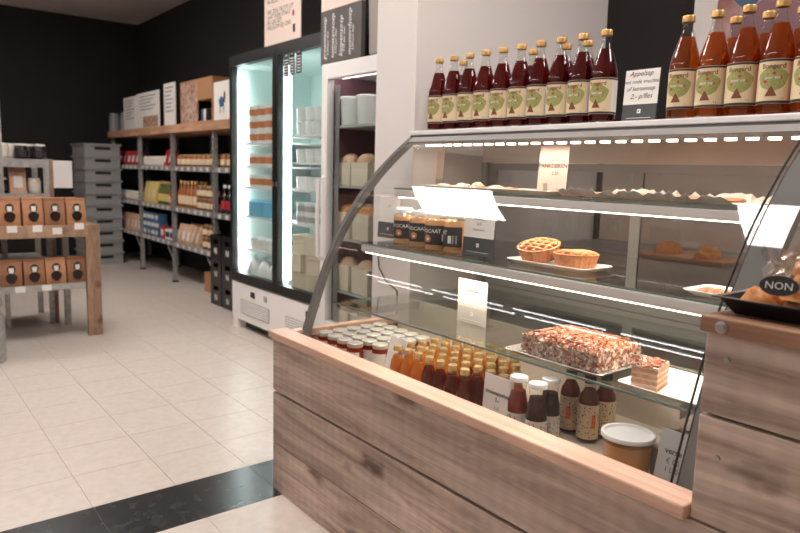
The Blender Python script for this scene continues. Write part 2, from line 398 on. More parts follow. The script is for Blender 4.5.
# ceiling light panels: the aisle row mirrors as bright quads in the curved glass
n = 0
for x, rowname, ys in ((.95, 'over the aisle', None), (2.55, 'added to brighten the back counter', ((-.5, 'behind the display'),))):  # back counter panel is unseen, added to lighten what shows through the case
    for y, which in ys or ((1.2, 'nearest the counter'), (3.8, 'above the fridge doors'), (6.4, 'above the coffee bag table')):
        t = thing('ceiling_light', 'white ceiling light panel %s, %s' % (rowname, which), 'ceiling light', (x, y, CEIL), 0, 'ceiling light panels')
        MB().box(-.34, .34, -.46, .46, -.03, -.004).build('light_frame', 'lamp_frame', t)
        MB().box(-.32, .32, -.44, .44, -.034, -.0301).build('diffuser', 'lamp', t)

# unseen tube lamps, added for paired streaks in the glass and counter front light
for k, y in enumerate((6.9, 5.53, 4.22, 2.9, 1.6, .3)):
    t = thing('streak_lamp', 'added double tube lamp for glass streaks left of the aisle, %s from the back wall' % ORD[k], 'ceiling light', (-2.28, y, CEIL), 0, 'added double tube lamps')
    MB().box(-.17, .17, -.60, .60, -.03, -.004).build('housing', 'lamp_frame', t)
    for x in (-.125, .125): MB().tube([(x, -.57, -.05), (x, .57, -.05)], .019, 10).build('tube', 'tube', t, smooth=True)

# ================================================================== DISPLAY COUNTER
PX = 1.165                    # front of the boards
YL, YR = 2.16, .665           # glass ends
prof = [(1.253, .612), (1.259, .628), (1.305, .754), (1.365, .902), (1.432, 1.033), (1.521, 1.147), (1.639, 1.266), (1.747, 1.357)]
def smooth_profile(n=40):
    z0, z1 = .60, 1.357
    f = lambda z: .67593163*z**3-1.30219043*z**2+1.16693046*z+.87417139
    return [(f(z0+(z1-z0)*i/n), z0+(z1-z0)*i/n) for i in range(n+1)]
SP = smooth_profile()
def offset(pts, d):
    out = []
    for i, p in enumerate(pts):
        a = pts[max(i-1, 0)]; b = pts[min(i+1, len(pts)-1)]
        tx, tz = b[0]-a[0], b[1]-a[1]; l = math.hypot(tx, tz); out.append((p[0]+tz/l*d, p[1]-tx/l*d))
    return out
def ribbon(mb, pts, d0, d1, y0, y1, mi=0):
    """strip that follows the profile: d is the depth behind the profile line"""
    A, B = offset(pts, d0), offset(pts, d1); n = len(pts)
    vs = [(x, y0, z) for x, z in A]+[(x, y1, z) for x, z in A]+[(x, y0, z) for x, z in B]+[(x, y1, z) for x, z in B]
    fs = []
    for i in range(n-1):
        fs += [(i, i+1, n+i+1, n+i), (2*n+i, 3*n+i, 3*n+i+1, 2*n+i+1), (i, 2*n+i, 2*n+i+1, i+1), (n+i, n+i+1, 3*n+i+1, 3*n+i)]
    fs += [(0, n, 3*n, 2*n), (n-1, 3*n-1, 4*n-1, 2*n-1)]
    return mb.add(vs, fs, mi)

case = thing('display_counter', 'long refrigerated glass display counter with curved front and weathered wood cladding', 'display counter', (PX, 1.4, 0))
def cpart(mb, name, mats, parent=None, **kw):
    """world coordinates -> part of the counter"""
    mb.v = [(x-PX, y-1.4, z) for x, y, z in mb.v]
    return mb.build(name, mats, parent or case, **kw)
# cladding boards, front
def board(y0, y1, z0, z1, x0=PX, th=.022):
    return cpart(MB().box(x0, x0+th, y0, y1, z0, z1), 'board', 'board', bevel=.003)
board(.02, 2.229, .393, .596); board(.02, 2.229, .186, .384); board(.02, 2.229, .0, .184)
# left end boards
for z0, z1 in ((.393, .596), (.186, .384), (0, .184)):
    cpart(MB().box(PX+.023, 2.2, 2.178, 2.198, z0, z1), 'board', 'board', bevel=.003)
cpart(MB().box(PX+.023, 2.15, .7, 2.17, .0, .525), 'plinth', 'black')
cpart(MB().box(1.145, 1.222, .588, 2.232, .597, .625), 'ledge', 'ledge', bevel=.004)
cpart(MB().box(1.2225, 1.75, 2.163, 2.199, .597, .625), 'ledge', 'ledge', bevel=.003)
# deck and riser inside
cpart(MB().box(1.19, 1.70, .60, 2.155, .526, .53), 'deck', 'case_wall')
cpart(MB().box(1.70, 1.715, .60, 2.155, .5, .715), 'riser', 'case_wall')
cpart(MB().box(1.715, 2.2, .60, 2.155, .69, .705), 'rear_deck', 'steel')
# glass
g = MB(); vs = [(x, y, z) for x, z in SP for y in (YR, YL)]
g.add(vs, [(2*i, 2*i+1, 2*i+3, 2*i+2) for i in range(len(SP)-1)])
cpart(g, 'curved_glass', 'glass', smooth=True)
for y, nm in ((YL-.006, 'end_glass'), (.632, 'end_glass')):
    g = MB(); pts = [(x+.012, z) for x, z in SP[:-1]]+[(2.17, 1.345), (2.17, .62)]
    g.add([(x, y, z) for x, z in pts], [tuple(range(len(pts)))]); cpart(g, nm, 'glass')
# curved end frames
cpart(ribbon(MB(), SP, -.004, .024, YL-.012, YL+.010), 'curved_frame', 'frame_grey', smooth=True)
cpart(ribbon(MB(), SP, -.002, .022, .598, YR-.004), 'curved_frame', 'frame_grey', smooth=True)
cpart(ribbon(MB(), SP, -.003, .004, YR-.0035, YR-.0015), 'gasket', 'gasket', smooth=True)
cpart(ribbon(MB(), SP, -.003, .004, YR+.010, YR+.012), 'gasket', 'gasket', smooth=True)
# top
cpart(ribbon(MB(), SP[-2:], -.003, .012, YR-.06, YL+.0095), 'top_rail', 'alu')
cpart(MB().box(1.747, 2.25, .598, 2.172, 1.367, 1.385), 'top_panel', 'white', bevel=.003)
cpart(MB().box(1.75, 1.77, .6, 2.17, 1.34, 1.3665), 'fascia', 'frame_grey')
cpart(MB().box(1.79, 1.815, .68, 2.13, 1.333, 1.357), 'lamp_rail', 'alu')
lr = case.children[-1]
for k in range(26): cpart(MB().box(1.793, 1.812, .71+k*.0555, .735+k*.0555, 1.3255, 1.3329), 'led', 'case_led', lr)
# rear: posts, header, sliding doors
cpart(MB().box(2.17, 2.2, .598, 2.172, 1.272, 1.358), 'rear_header', 'case_wall')
cpart(MB().box(2.17, 2.2, .598, 2.172, .70, .735), 'rear_sill', 'alu')
for y in (.598, 2.142): cpart(MB().box(2.165, 2.2, y, y+.03, .735, 1.272), 'rear_post', 'alu')
for k, (y0, y1, x) in enumerate(((.63, 1.41, 2.172), (1.38, 2.14, 2.185))):
    d = cpart(MB().box(x, x+.011, y0, y0+.04, .737, 1.270).box(x, x+.011, y1-.04, y1, .737, 1.270).box(x, x+.011, y0+.04, y1-.04, .737, .767).box(x, x+.011, y0+.04, y1-.04, 1.24, 1.270), 'sliding_door', 'alu')
    cpart(MB().box(x+.004, x+.006, y0+.04, y1-.04, .767, 1.24), 'pane', 'door_glass', d)
# shelves
def shelf(x0, x1, z, rail, nm):
    s = cpart(MB().box(x0+.006, x1, .64, 2.145, z+.002, z+.008), nm, 'shelf_glass')
    cpart(MB().box(x0+.0005, x0+.0055, .64, 2.145, z+.002, z+.008), 'glass_edge', 'glass_edge', s)
    if rail:
        cpart(MB().box(x0+.001, x0+.022, .64, 2.145, z-.027, z-.001), 'rail', 'rail_grey', s, bevel=.003)
        q = MB()
        for k in range(48): q.box(x0+.004, x0+.016, .66+k*.0305, .686+k*.0305, z-.0305, z-.0275)
        stuff(cpart(q, 'led_strip', 'case_led', s))
    for y in (.75, 2.02):
        cpart(MB().box(x0+.03, 2.165, y, y+.006, z-.03, z-.001), 'bracket', 'steel', s)
shelf(1.655, 2.10, 1.150, True, 'upper_shelf')
shelf(1.500, 2.10, .938, True, 'middle_shelf')
shelf(1.375, 2.14, .716, False, 'lower_shelf')
ZA, ZB, ZC, ZD, ZT = 1.158, .946, .724, .53, 1.385
# light of the counter's own led strips
def strip_light(x, z, e, tilt=0):
    l = bpy.data.lights.new('led_light', 'AREA'); l.shape = 'RECTANGLE'; l.size = .004; l.size_y = 1.42; l.energy = e; l.color = (1, .84, .68)
    o = bpy.data.objects.new('led_light', l); COL.objects.link(o); o.parent = case; o.location = (x-PX, 0, z); o.rotation_euler = (0, tilt, 0)
    return o
strip_light(1.83, 1.320, 2.4, 0); strip_light(1.512, .9065, 5, -.05); strip_light(1.667, 1.1185, 4, -.35)

# ------------------------------------------------------------------ side counter (wooden block on the right)
blk = thing('side_counter', 'tall weathered wood side counter with screwed boards and bare top, holding black tray', 'counter', (PX, -.1, 0))
def bpart(mb, name, mats, parent=None, **kw):
    mb.v = [(x-PX, y+.1, z) for x, y, z in mb.v]; return mb.build(name, mats, parent or blk, **kw)
for z0, z1 in ((.806, .956), (.600, .800)):
    b = bpart(MB().box(PX, PX+.022, -.6, .586, z0, z1), 'board', 'board', bevel=.003)
    for y in (.545, .30, .05):
        bpart(MB().lathe([(0, -.001), (.005, -.001), (.005, .0015), (0, .002)], 10), 'screw', 'screw', b)
        s = b.children[-1]; s.data = s.data.copy()
        for v in s.data.vertices:
            c = v.co.copy(); lx, ly, lz = c.x+PX, c.y-.1, c.z; v.co = (-.001-lz, y+.1+lx, (z0+z1)/2+ly+(.035 if y < .5 else .03))
for z0, z1 in ((.806, .956), (.600, .800)):
    bpart(MB().box(PX+.023, 1.95, .564, .586, z0, z1), 'board', 'board', bevel=.003)
bpart(MB().box(PX-.02, 1.95, -.6, .59, .957, .985), 'top_board', 'trim_wood', bevel=.003)
bpart(MB().box(PX+.023, 1.93, -.58, .563, 0, .956), 'carcass', 'black')
b = bpart(MB().lathe([(0, 0), (.011, 0), (.011, .003), (.006, .006), (0, .006)], 14), 'bolt', 'screw')
for v in b.data.vertices:
    lx, ly, lz = v.co.x+PX, v.co.y-.1, v.co.z; v.co = (-.02-lz, .55+.1+lx, .970+ly)

# ================================================================== JUICE BOTTLES ON THE COUNTER TOP
BR, BH = .0405, .282
def bottle_outer(R, H):
    return [(0, .004), (R*.8, 0), (R, .006), (R, H*.52), (R*.985, H*.545), (R*.9, H*.61), (R*.42, H*.83), (R*.33, H*.88), (R*.33, H*.925), (R*.36, H*.93)]
def bottle_fill(R, H, lvl=.80):
    R2 = R*.955
    return [(0, .008), (R2, .010), (R2, H*.52), (R2*.98, H*.545), (R2*.89, H*.61), (R2*(.89-.48*(lvl-.61)/.22), H*lvl), (0, H*lvl)]
def tree_label(parent, R):
    H0, H1 = .028, .136
    lb = MB().arc(R+.0008, H0, H1, -75, 58, 14, 0).arc(R+.0008, H0, H1, 58, 150, 10, 1)
    L = lb.build('label', ['cream_label', 'white_label'], parent, smooth=True)
    wr = cyl(R+.0013); p = MB()
    p.arc(R+.0013, H1-.006, H1-.001, -75, 150, 20, 3).arc(R+.0013, H0+.001, H0+.007, -75, 150, 20, 3)
    p.blob(-.004, .089, .036, .029, wr, 0, 22, .07)
    wr2 = cyl(R+.0017)
    for q in range(6):
        u = -.019+.027*q/6; u2 = u+.027/6; c = lambda x: .046+.026*max(0, 1-abs(x+.0055)/.0125)**.8
        p.poly([(u, .046), (u2, .046), (u2, max(.0465, c(u2))), (u, max(.0465, c(u)))], wr2, 1)
    for u, v in ((-.001, .101), (-.021, .082), (.014, .090)): p.blob(u, v, .0045, .0042, wr2, 2, 10)
    p.text('Bongerd', .0165, -.004, .1135, cyl(R+.002), 1, bold=.0003)
    p.text('puur sap', .0105, -.004, .088, cyl(R+.0019), 4); p.text('1 L', .0075, .022, .038, wr2, 3)
    for k in range(5): p.poly([(.054, .045+k*.011), (.088, .045+k*.011), (.088, .0475+k*.011), (.054, .0475+k*.011)], wr2, 5)
    stuff(p.build('label_print', ['tree_green', 'trunk_brown', 'apple_red', 'label_black', 'white_ink', 'card_grey'], L))
def juice_bottle(liq, cat_label):
    def mk():
        t = thing('juice_bottle', '', 'bottle')
        MB().lathe(bottle_outer(BR, BH), 24).build('glass_body', 'bottle_glass', t, smooth=True)
        MB().lathe(bottle_fill(BR, BH), 24).build('juice', liq, t, smooth=True)
        tree_label(t, BR)
        MB().lathe([(0, BH), (.0155, BH), (.0168, BH-.003), (.0168, BH-.017), (.0148, BH-.017)], 24).build('cap', 'gold_cap', t, smooth=True)
        return t
    return Proto(mk)
redP, orgP = juice_bottle('red_juice', 'red'), juice_bottle('apple_juice', 'orange')
XB = 1.815
ends = {0: 'at the left end beside white pillar', 9: 'at the right end beside the handwritten card'}
ya_, yb_ = at(439, 80, X=XB).y, at(604, 80, X=XB).y
for i in range(10):
    y = ya_+(yb_-ya_)*i/9
    redP.put((XB, y, ZT), FACE+.25+random.uniform(-.08, .08), 'dark red juice bottle in the front row, %s' % ends.get(i, ORD[i]+' from the white pillar'), 'red juice bottles on the counter top')
for i, x in enumerate((463, 532, 565, 586)):
    y = at(x, 80, X=XB+.10).y
    redP.put((XB+.1, y, ZT), FACE+random.uniform(-.5, .5), 'dark red juice bottle in the half hidden back row, %s from the left' % ORD[i], 'red juice bottles on the counter top')
ya_ = at(684, 80, X=XB).y
for i in range(5):
    y = ya_-.0822*i
    orgP.put((XB, y, ZT), FACE+.25+random.uniform(-.08, .08), 'amber apple juice bottle in the front row, %s' % (('next to the handwritten card' if i == 0 else ORD[i]+' from the handwritten card')), 'amber juice bottles on the counter top')
for i in range(3):
    y = at(733, 60, X=XB+.10).y-.087*i
    orgP.put((XB+.1, y, ZT), FACE+random.uniform(-.5, .5), 'amber apple juice bottle in the half hidden back row, %s from the left' % ORD[i], 'amber juice bottles on the counter top')

# ================================================================== SIGNS
def sign(name, label, w, h, loc, rotz, split=.36, top='paper', low='card_grey', lines=(), logo=True, lean=.06, cat='sign', foot=True, group=None, lower_text=None):
    """acrylic stand with a printed card; lines = (text, size, u, v[fraction of h], material index, kwargs)"""
    t = thing(name, label, cat, loc, rotz, group); t.rotation_euler.x = 0
    def wr(e): return lambda u, v: (u, -e+v*lean, v)
    def slab(mb, u0, u1, v0, v1, e0, e1, mi=0):
        vs = [wr(e1)(u0, v0), wr(e1)(u1, v0), wr(e1)(u1, v1), wr(e1)(u0, v1), wr(e0)(u0, v0), wr(e0)(u1, v0), wr(e0)(u1, v1), wr(e0)(u0, v1)]
        return mb.add(vs, [(0, 1, 2, 3), (7, 6, 5, 4), (0, 4, 5, 1), (1, 5, 6, 2), (2, 6, 7, 3), (3, 7, 4, 0)], mi)
    c = slab(slab(MB(), -w/2, w/2, h*split, h, 0, .0012, 0), -w/2, w/2, 0.001, h*split, 0, .0012, 1) if low else slab(MB(), -w/2, w/2, 0.001, h, 0, .0012, 0)
    C = c.build('card', [top, low or top], t)
    p = MB()
    for (s, size, u, v, mi, kw) in lines: p.text(s, size, u, v*h, wr(.0018), mi, **kw)
    if logo and low:
        p.poly([(-.006, h*split*.5), (.006, h*split*.5), (.006, h*split*.5+.012), (-.006, h*split*.5+.012)], wr(.0018), 1)
        p.poly([(-.003, h*split*.5+.003), (.0005, h*split*.5+.003), (.0005, h*split*.5+.009), (-.003, h*split*.5+.009)], wr(.0022), 2)
        p.poly([(-w*.36, h*split*.22), (w*.36, h*split*.22), (w*.36, h*split*.22+.0014), (-w*.36, h*split*.22+.0014)], wr(.0018), 1)
    if p.v: stuff(p.build('lettering', ['ink', 'white_ink', 'card_grey', 'apple_red'], C))
    a = slab(MB(), -w/2-.003, w/2+.003, 0, h+.003, -.0025, -.0008)
    if foot: a.box(-w/2-.003, w/2+.003, 0, .035, 0, .002)
    a.build('acrylic_stand', 'acrylic', t)
    return t
it = dict(shear=.35)
y0, y1 = at(625, 90, X=XB-.01).y, at(656, 90, X=XB-.01).y
sign('price_card', 'handwritten white card with dark grey lower half standing between red and amber bottles', .112, .152, (XB-.01, (y0+y1)/2, ZT), FACE, .34,
     lines=[('Appelsap', .021, -.004, .88, 0, it), ('met rode vruchten', .0165, 0, .74, 0, it), ('of kersensap', .0185, -.002, .60, 0, it), ('2,- p/fles', .021, .002, .45, 0, it)])

def card_at(name, label, px0, px1, py0, py1, X, zb, **kw):
    a = at(px0, (py0+py1)/2, X=X); b = at(px1, (py0+py1)/2, X=X); top = at((px0+px1)/2, py0, X=X)
    return sign(name, label, abs(a.y-b.y), top.z-zb, (X, (a.y+b.y)/2, zb), FACE, **kw)
card_at('price_card', 'small faded price card at left end of the upper glass shelf', 423, 443, 146, 180, 1.92, ZA, split=.22, top='paper_pink', low='card_light', logo=False, lines=[('3,50', .014, 0, .6, 0, {})])
card_at('price_card', 'tall price card for pancakes standing in middle of the upper glass shelf', 538, 567, 146, 188, 1.88, ZA, split=.05, top='paper_pink', low='paper_pink', logo=False,
        lines=[('vers gebakken', .008, 0, .70, 2, {}), ('PANKOEKEN', .021, 0, .55, 0, {'bold': .0004}), ('2,50', .017, .012, .40, 0, {}), ('00', .020, -.026, .14, 2, {}), ('00', .020, -.026, .06, 2, {})])
card_at('price_card', 'white and grey price card behind the jars at left end of middle shelf', 378, 398, 194, 244, 1.70, ZB, split=.36, lines=[('2,75', .014, 0, .7, 2, {})])
card_at('price_card', 'white and grey price card to the right of egg liqueur jars', 463, 493, 212, 262, 1.60, ZB, split=.42, lines=[('advocaat', .012, 0, .82, 0, {}), ('4,95', .013, 0, .70, 0, {}), ('huisgemaakt', .011, 0, .58, 0, {})])
card_at('price_card', 'pale pink price card standing on lower glass shelf left of the cake', 458, 487, 280, 331, 1.56, ZC, split=.38, top='paper_pink', low='card_light', logo=True, lean=0, lines=[('kwarktaart', .016, 0, .72, 0, {})])
card_at('price_card', 'white price card leaning among the gold capped bottles on the deck', 482, 511, 377, 425, 1.30, ZD, split=.02, low='paper', logo=False, lean=.06, lines=[('sinaasappelsap', .0155, 0, .66, 0, {'bold': .0003}), ('3,-', .016, 0, .54, 0, {'bold': .0003}), ('0,25', .012, 0, .40, 2, {})])
card_at('price_card', 'small white price card between the preserve jars and orange bottles', 380, 396, 340, 375, 1.285, ZD, split=.02, low='paper', logo=False, lean=.3, lines=[('1,95', .018, 0, .5, 2, {})])
card_at('price_card', 'grey soup price card at right corner beside the broth tub', 652, 694, 436, 500, 1.325, ZD, split=.02, top='card_light', low='card_light', logo=False, lean=.22,
        lines=[('verse soep', .018, .008, .66, 0, {'bold': .0004}), ('\u20ac 00', .016, -.010, .52, 0, {}), ('1 L 0', .016, -.010, .40, 0, {})])

# ================================================================== UPPER SHELF: PASTRIES
def slab_tray(name, label, x0, x1, y0, y1, z, m, cat='tray', rim=.006, th=.004):
    cx, cy = (x0+x1)/2, (y0+y1)/2; a, b = (x1-x0)/2, (y1-y0)/2
    mb = MB(); n = 8; rr = .02
    def ring(s, zz):
        pts = []
        for (sx, sy, a0) in ((1, 1, 0), (-1, 1, 90), (-1, -1, 180), (1, -1, 270)):
            for k in range(n+1):
                t = math.radians(a0+90*k/n); pts.append(((a+s-rr)*sx+rr*math.cos(t), (b+s-rr)*sy+rr*math.sin(t), zz))
        return pts
    rings = [ring(-.012, 0), ring(-.004, .001), ring(.012, .013), ring(.010, .0145), ring(-.006, th), ring(-.016, th-.0005)]
    k = len(rings[0]); vs = sum(rings, []); fs = []
    for r in range(5):
        for i in range(k): fs.append((r*k+i, r*k+(i+1) % k, (r+1)*k+(i+1) % k, (r+1)*k+i))
    fs += [tuple(range(k))[::-1], tuple(range(5*k, 6*k))]
    mb.add(vs, fs)
    o = mb.build(name, m, None, smooth=True, loc=(cx, cy, z)); return tag(o, label, cat)
slab_tray('serving_tray', 'pale tray holding sugar dusted pastries on the upper glass shelf', 1.74, 1.92, at(560, 185, X=1.8).y, at(437, 182, X=1.8).y, ZA, 'porcelain')
def lumpy(rx, ry, h, n=16, rings=6, seed=0, jit=.06, power=1.0):
    rnd = random.Random(seed); mb = MB(); prof = []
    vs = [(0, 0, h)]; fs = []
    for r in range(1, rings+1):
        t = r/rings*PI/2
        for i in range(n):
            a = 2*PI*i/n; j = 1+rnd.uniform(-jit, jit)
            vs.append((rx*math.sin(t)*math.cos(a)*j, ry*math.sin(t)*math.sin(a)*j, max(0, h*math.cos(t)**power*(1+rnd.uniform(-jit, jit)))))
    for i in range(n): fs.append((0, 1+i, 1+(i+1) % n))
    for r in range(rings-1):
        for i in range(n): fs.append((1+r*n+i, 1+(r+1)*n+i, 1+(r+1)*n+(i+1) % n, 1+r*n+(i+1) % n))
    fs.append(tuple(1+(rings-1)*n+i for i in range(n))[::-1])
    return mb.add(vs, fs)
for i, (x, rx, h) in enumerate(((444, .05, .024), (461, .05, .030), (478, .036, .036), (494, .055, .026), (510, .03, .02))):
    y = at(x, 180, X=1.82).y
    t = thing('sugared_pastry', 'sugar dusted pastry on the upper shelf tray, %s from the left' % ORD[i], 'pastry', (1.82+.012*(i % 2), y, ZA+.0045), random.uniform(0, 1), 'sugared pastries')
    lumpy(.04, rx*.7, h*.75, seed=i).build('sugar_top', 'sugar', t, smooth=True)
    MB().lathe([(0, .0), (.033, 0), (.036, .006), (.030, .012), (0, .012)], 16).build('pastry_base', 'crust', t, smooth=True)
# pancakes on crumpled paper
pap = MB(); nx, ny = 9, 36
ya, yb = at(736, 206, X=1.72).y, at(566, 190, X=1.72).y; rnd = random.Random(3)
for i in range(nx):
    for j in range(ny):
        e = min(i, nx-1-i)/4
        pap.v.append((1.665+.30*i/(nx-1), ya+(yb-ya)*j/(ny-1), .002+(.018 if i in (0, nx-1) else .004)*rnd.random()+(.012 if i in (0, nx-1) else 0)))
pap.f = [(i*ny+j, (i+1)*ny+j, (i+1)*ny+j+1, i*ny+j+1) for i in range(nx-1) for j in range(ny-1)]; pap.m = [0]*len(pap.f)
pl = pap.build('baking_paper', 'paper', None, smooth=False, loc=(0, 0, ZA)); tag(pl, 'crumpled white baking paper sheet along right half of upper shelf', 'paper')
so = pl.modifiers.new('thick', 'SOLIDIFY'); so.thickness = .0006
for i in range(5):
    y = ya+.085+(yb-ya-.165)*i/4
    o = MB().lathe([(0, 0), (.056, .001), (.060, .005), (.055, .010), (0, .011)], 24, wob=lambda a: 1+.03*math.sin(3*a+i)).build('flat_pancake', 'crust', None, smooth=True, loc=(1.815, y, ZA+.0065))
    tag(o, 'thin flat pancake on crumpled paper, %s from the right' % ORD[i], 'pancake', 'pancakes on the upper shelf')

# ================================================================== MIDDLE SHELF
def advocaat_jar():
    t = thing('liqueur_jar', '', 'jar'); R, H = .040, .134
    MB().lathe([(0, .002), (R*.9, 0), (R, .005), (R, H*.76), (R*.93, H*.82), (R*.8, H*.86), (R*.8, H*.88)], 24).build('glass_body', 'bottle_glass', t, smooth=True)
    MB().lathe([(0, .005), (R*.95, .006), (R*.95, H*.76), (R*.88, H*.80), (0, H*.80)], 24).build('liqueur', 'advocaat', t, smooth=True)
    MB().lathe([(0, H), (R*.83, H), (R*.88, H-.003), (R*.88, H-.014), (R*.8, H-.014)], 24).build('lid', 'white_lid', t, smooth=True)
    L = MB().arc(R+.0006, .024, .092, -150, 150, 30).build('label', 'label_black', t, smooth=True)
    p = MB(); wr = cyl(R+.0011); p.text('ADVOCAAT', .0185, 0, .066, wr, 0, bold=.0002); p.blob(0, .046, .014, .013, wr, 1, 14); p.blob(.002, .044, .005, .004, cyl(R+.0015), 0, 10)
    p.poly([(.055, .036), (.068, .036), (.068, .062), (.055, .062)], wr, 0)
    for k in range(5): p.poly([(.072, .036+k*.006), (.088, .036+k*.006), (.088, .0385+k*.006), (.072, .0385+k*.006)], wr, 0)
    stuff(p.build('label_print', ['white_ink', 'tub_orange'], L)); return t
aP = Proto(advocaat_jar)
for i, (x, X, r, d) in enumerate(((404, 1.62, .35, 'leftmost, near the grey price card'), (420, 1.60, .25, 'second from the left'), (436, 1.585, .05, 'with its name fully in view'), (455, 1.60, -1.15, 'rightmost, turned to show its barcode'))):
    aP.put((X, at(x, 232, X=X).y, ZB), FACE+r, 'egg liqueur jar with black label, %s' % d, 'egg liqueur jars on the middle shelf')
for i, x in enumerate((402, 425, 445)):
    X = 1.69; aP.put((X, at(x, 226, X=X).y-.012, ZB), FACE+random.uniform(-.5, .5), 'egg liqueur jar standing in the row behind, %s from the left' % ORD[i], 'egg liqueur jars on the middle shelf')
XT = 1.66
yl, yr = at(520, 265, X=XT).y, at(600, 268, X=XT).y
slab_tray('serving_plate', 'white oblong plate holding two tarts on the middle shelf', XT-.065, XT+.065, yr+.012, yl-.012, ZB, 'porcelain', 'plate')
def lattice_tart():
    t = thing('lattice_tart', '', 'tart'); R = .067
    MB().lathe([(0, 0), (R*.80, 0), (R*.98, .038), (R, .043), (R*.92, .044), (R*.88, .036), (0, .036)], 72, wob=lambda a: 1+.025*math.cos(24*a)).build('crust', 'crust', t, smooth=True)
    MB().lathe([(0, .041), (R*.88, .038), (R*.88, .0362), (0, .0362)], 30).build('filling', 'filling', t, smooth=True)
    for k in range(4):
        for s in (0, 1):
            o = (-.042+.028*k); hl = math.sqrt(max(.0001, (R*.9)**2-o*o))
            pts = [((o if s else u*hl), (u*hl if s else o), .0425+.005*(1-u*u)+.001*s) for u in [-1, -.5, 0, .5, 1]]
            MB().tube(pts, .0045, 6).build('lattice_strip', 'crust', t, smooth=True)
    return t
tP = Proto(lattice_tart)
tt = tP.put((XT, at(540, 262, X=XT).y+.002, ZB+.0046+.014), .5, 'round lattice tart on the white plate, nearer the liqueur jars', 'lattice tarts')
tt.rotation_euler = (0, -.26, .15)
tt = tP.put((XT, at(540, 262, X=XT).y-.136, ZB+.0046), .1, 'round lattice tart on the white plate, right one of the pair', 'lattice tarts')
tt.rotation_euler = (0, 0, .1)
# salmon pack at the right end
XS = 1.60; ys = at(722, 274, X=XS).y
tr = slab_tray('salmon_tray', 'small white tray of sliced salmon at right end of middle shelf', XS-.055, XS+.055, ys-.055, ys+.055, ZB, 'porcelain')
for k in range(4):
    o = lumpy(.04, .014, .012, seed=20+k).build('salmon_slice', 'salmon', None, smooth=True, loc=(XS, ys-.036+.024*k, ZB+.0045)); tag(o, 'orange salmon slice lying on small white tray, %s from the right' % ORD[k], 'fish', 'salmon slices')

# ================================================================== LOWER SHELF: CAKE AND SLICE
cc = [at(*q, Z=ZC+.01) for q in ((500, 347), (583, 374), (641, 352), (548, 329))]
cx, cy = sum(c.x for c in cc)/4, sum(c.y for c in cc)/4
def flakes(mb, n, fn, seed, s=.007):
    rnd = random.Random(seed)
    for _ in range(n):
        p, nrm = fn(rnd); nrm = Vector(nrm).normalized()
        a = Vector((rnd.uniform(-1, 1), rnd.uniform(-1, 1), rnd.uniform(-1, 1))).cross(nrm).normalized(); b = nrm.cross(a)
        nn = (nrm+Vector((rnd.uniform(-.6, .6), rnd.uniform(-.6, .6), rnd.uniform(-.6, .6)))).normalized(); a = (a-nn*a.dot(nn)).normalized(); b = nn.cross(a)
        q = Vector(p)+nrm*.0012; l = s*rnd.uniform(.6, 1.3); w_ = l*.55; mi = (0 if rnd.random() < .93 else 1) if nrm.z > .8 else (0 if rnd.random() < .35 else 1)
        ring = [(l, 0), (l*.5, w_), (-l*.5, w_), (-l, 0), (-l*.5, -w_), (l*.5, -w_)]
        T = [q+a*u+b*v+nn*.0006 for u, v in ring]; B = [q+a*u+b*v-nn*.0006 for u, v in ring]
        mb.add(T+B, [(0, 1, 2, 3, 4, 5), (11, 10, 9, 8, 7, 6)]+[(i, 6+i, 6+(i+1) % 6, (i+1) % 6) for i in range(6)], mi)
    return mb
CW, CL, CH = .095, .125, .062   # half sizes of the cake and its height
CX0 = 1.525
cake_y = at(580, 350, X=CX0).y
slab_tray('cake_tray', 'silver tray under the large flaked cake on lower shelf', CX0-CW-.03, CX0+CW+.03, cake_y-CL-.025, cake_y+CL+.025, ZC, 'tray_steel')
ck = thing('flaked_cake', 'large rectangular cream cake covered in roasted almond flakes on silver tray', 'cake', (CX0, cake_y, ZC+.0046))
body = MB(); nx, ny = 10, 14; rnd = random.Random(5)
def cake_pt(u, v):   # rounded top
    ex, ey = 1-abs(u)**6, 1-abs(v)**6
    return (u*CW, v*CL, CH*(.72+.28*min(ex, ey)))
top = [cake_pt(-1+2*i/nx, -1+2*j/ny) for i in range(nx+1) for j in range(ny+1)]
body.add(top, [(i*(ny+1)+j, (i+1)*(ny+1)+j, (i+1)*(ny+1)+j+1, i*(ny+1)+j+1) for i in range(nx) for j in range(ny)])
border = [(i, 0) for i in range(nx)]+[(nx, j) for j in range(ny)]+[(i, ny) for i in range(nx, 0, -1)]+[(0, j) for j in range(ny, 0, -1)]
bl = [top[i*(ny+1)+j] for i, j in border]; k = len(bl)
body.add(bl+[(x*1.0, y*1.0, 0) for x, y, z in bl], [(i, (i+1) % k, k+(i+1) % k, k+i) for i in range(k)]+[tuple(range(k, 2*k))[::-1]])
body.build('cream_body', 'cream', ck, smooth=True)
def on_cake(r):
    if r.random() < .66:
        u, v = r.uniform(-1, 1), r.uniform(-1, 1); return cake_pt(u, v), (u**5*.6, v**5*.6, 1)
    s = r.choice((0, 1, 2, 3)); t = r.uniform(-1, 1); z = r.uniform(.003, CH*.8)
    return ((-CW, t*CL, z), (-1, 0, .1)) if s < 2 else (((t*CW, -CL, z), (0, -1, .1)) if s == 2 else ((t*CW, CL, z), (0, 1, .1)))
stuff(flakes(MB(), 2300, on_cake, 9).build('almond_flakes', ['almond', 'almond2'], ck))
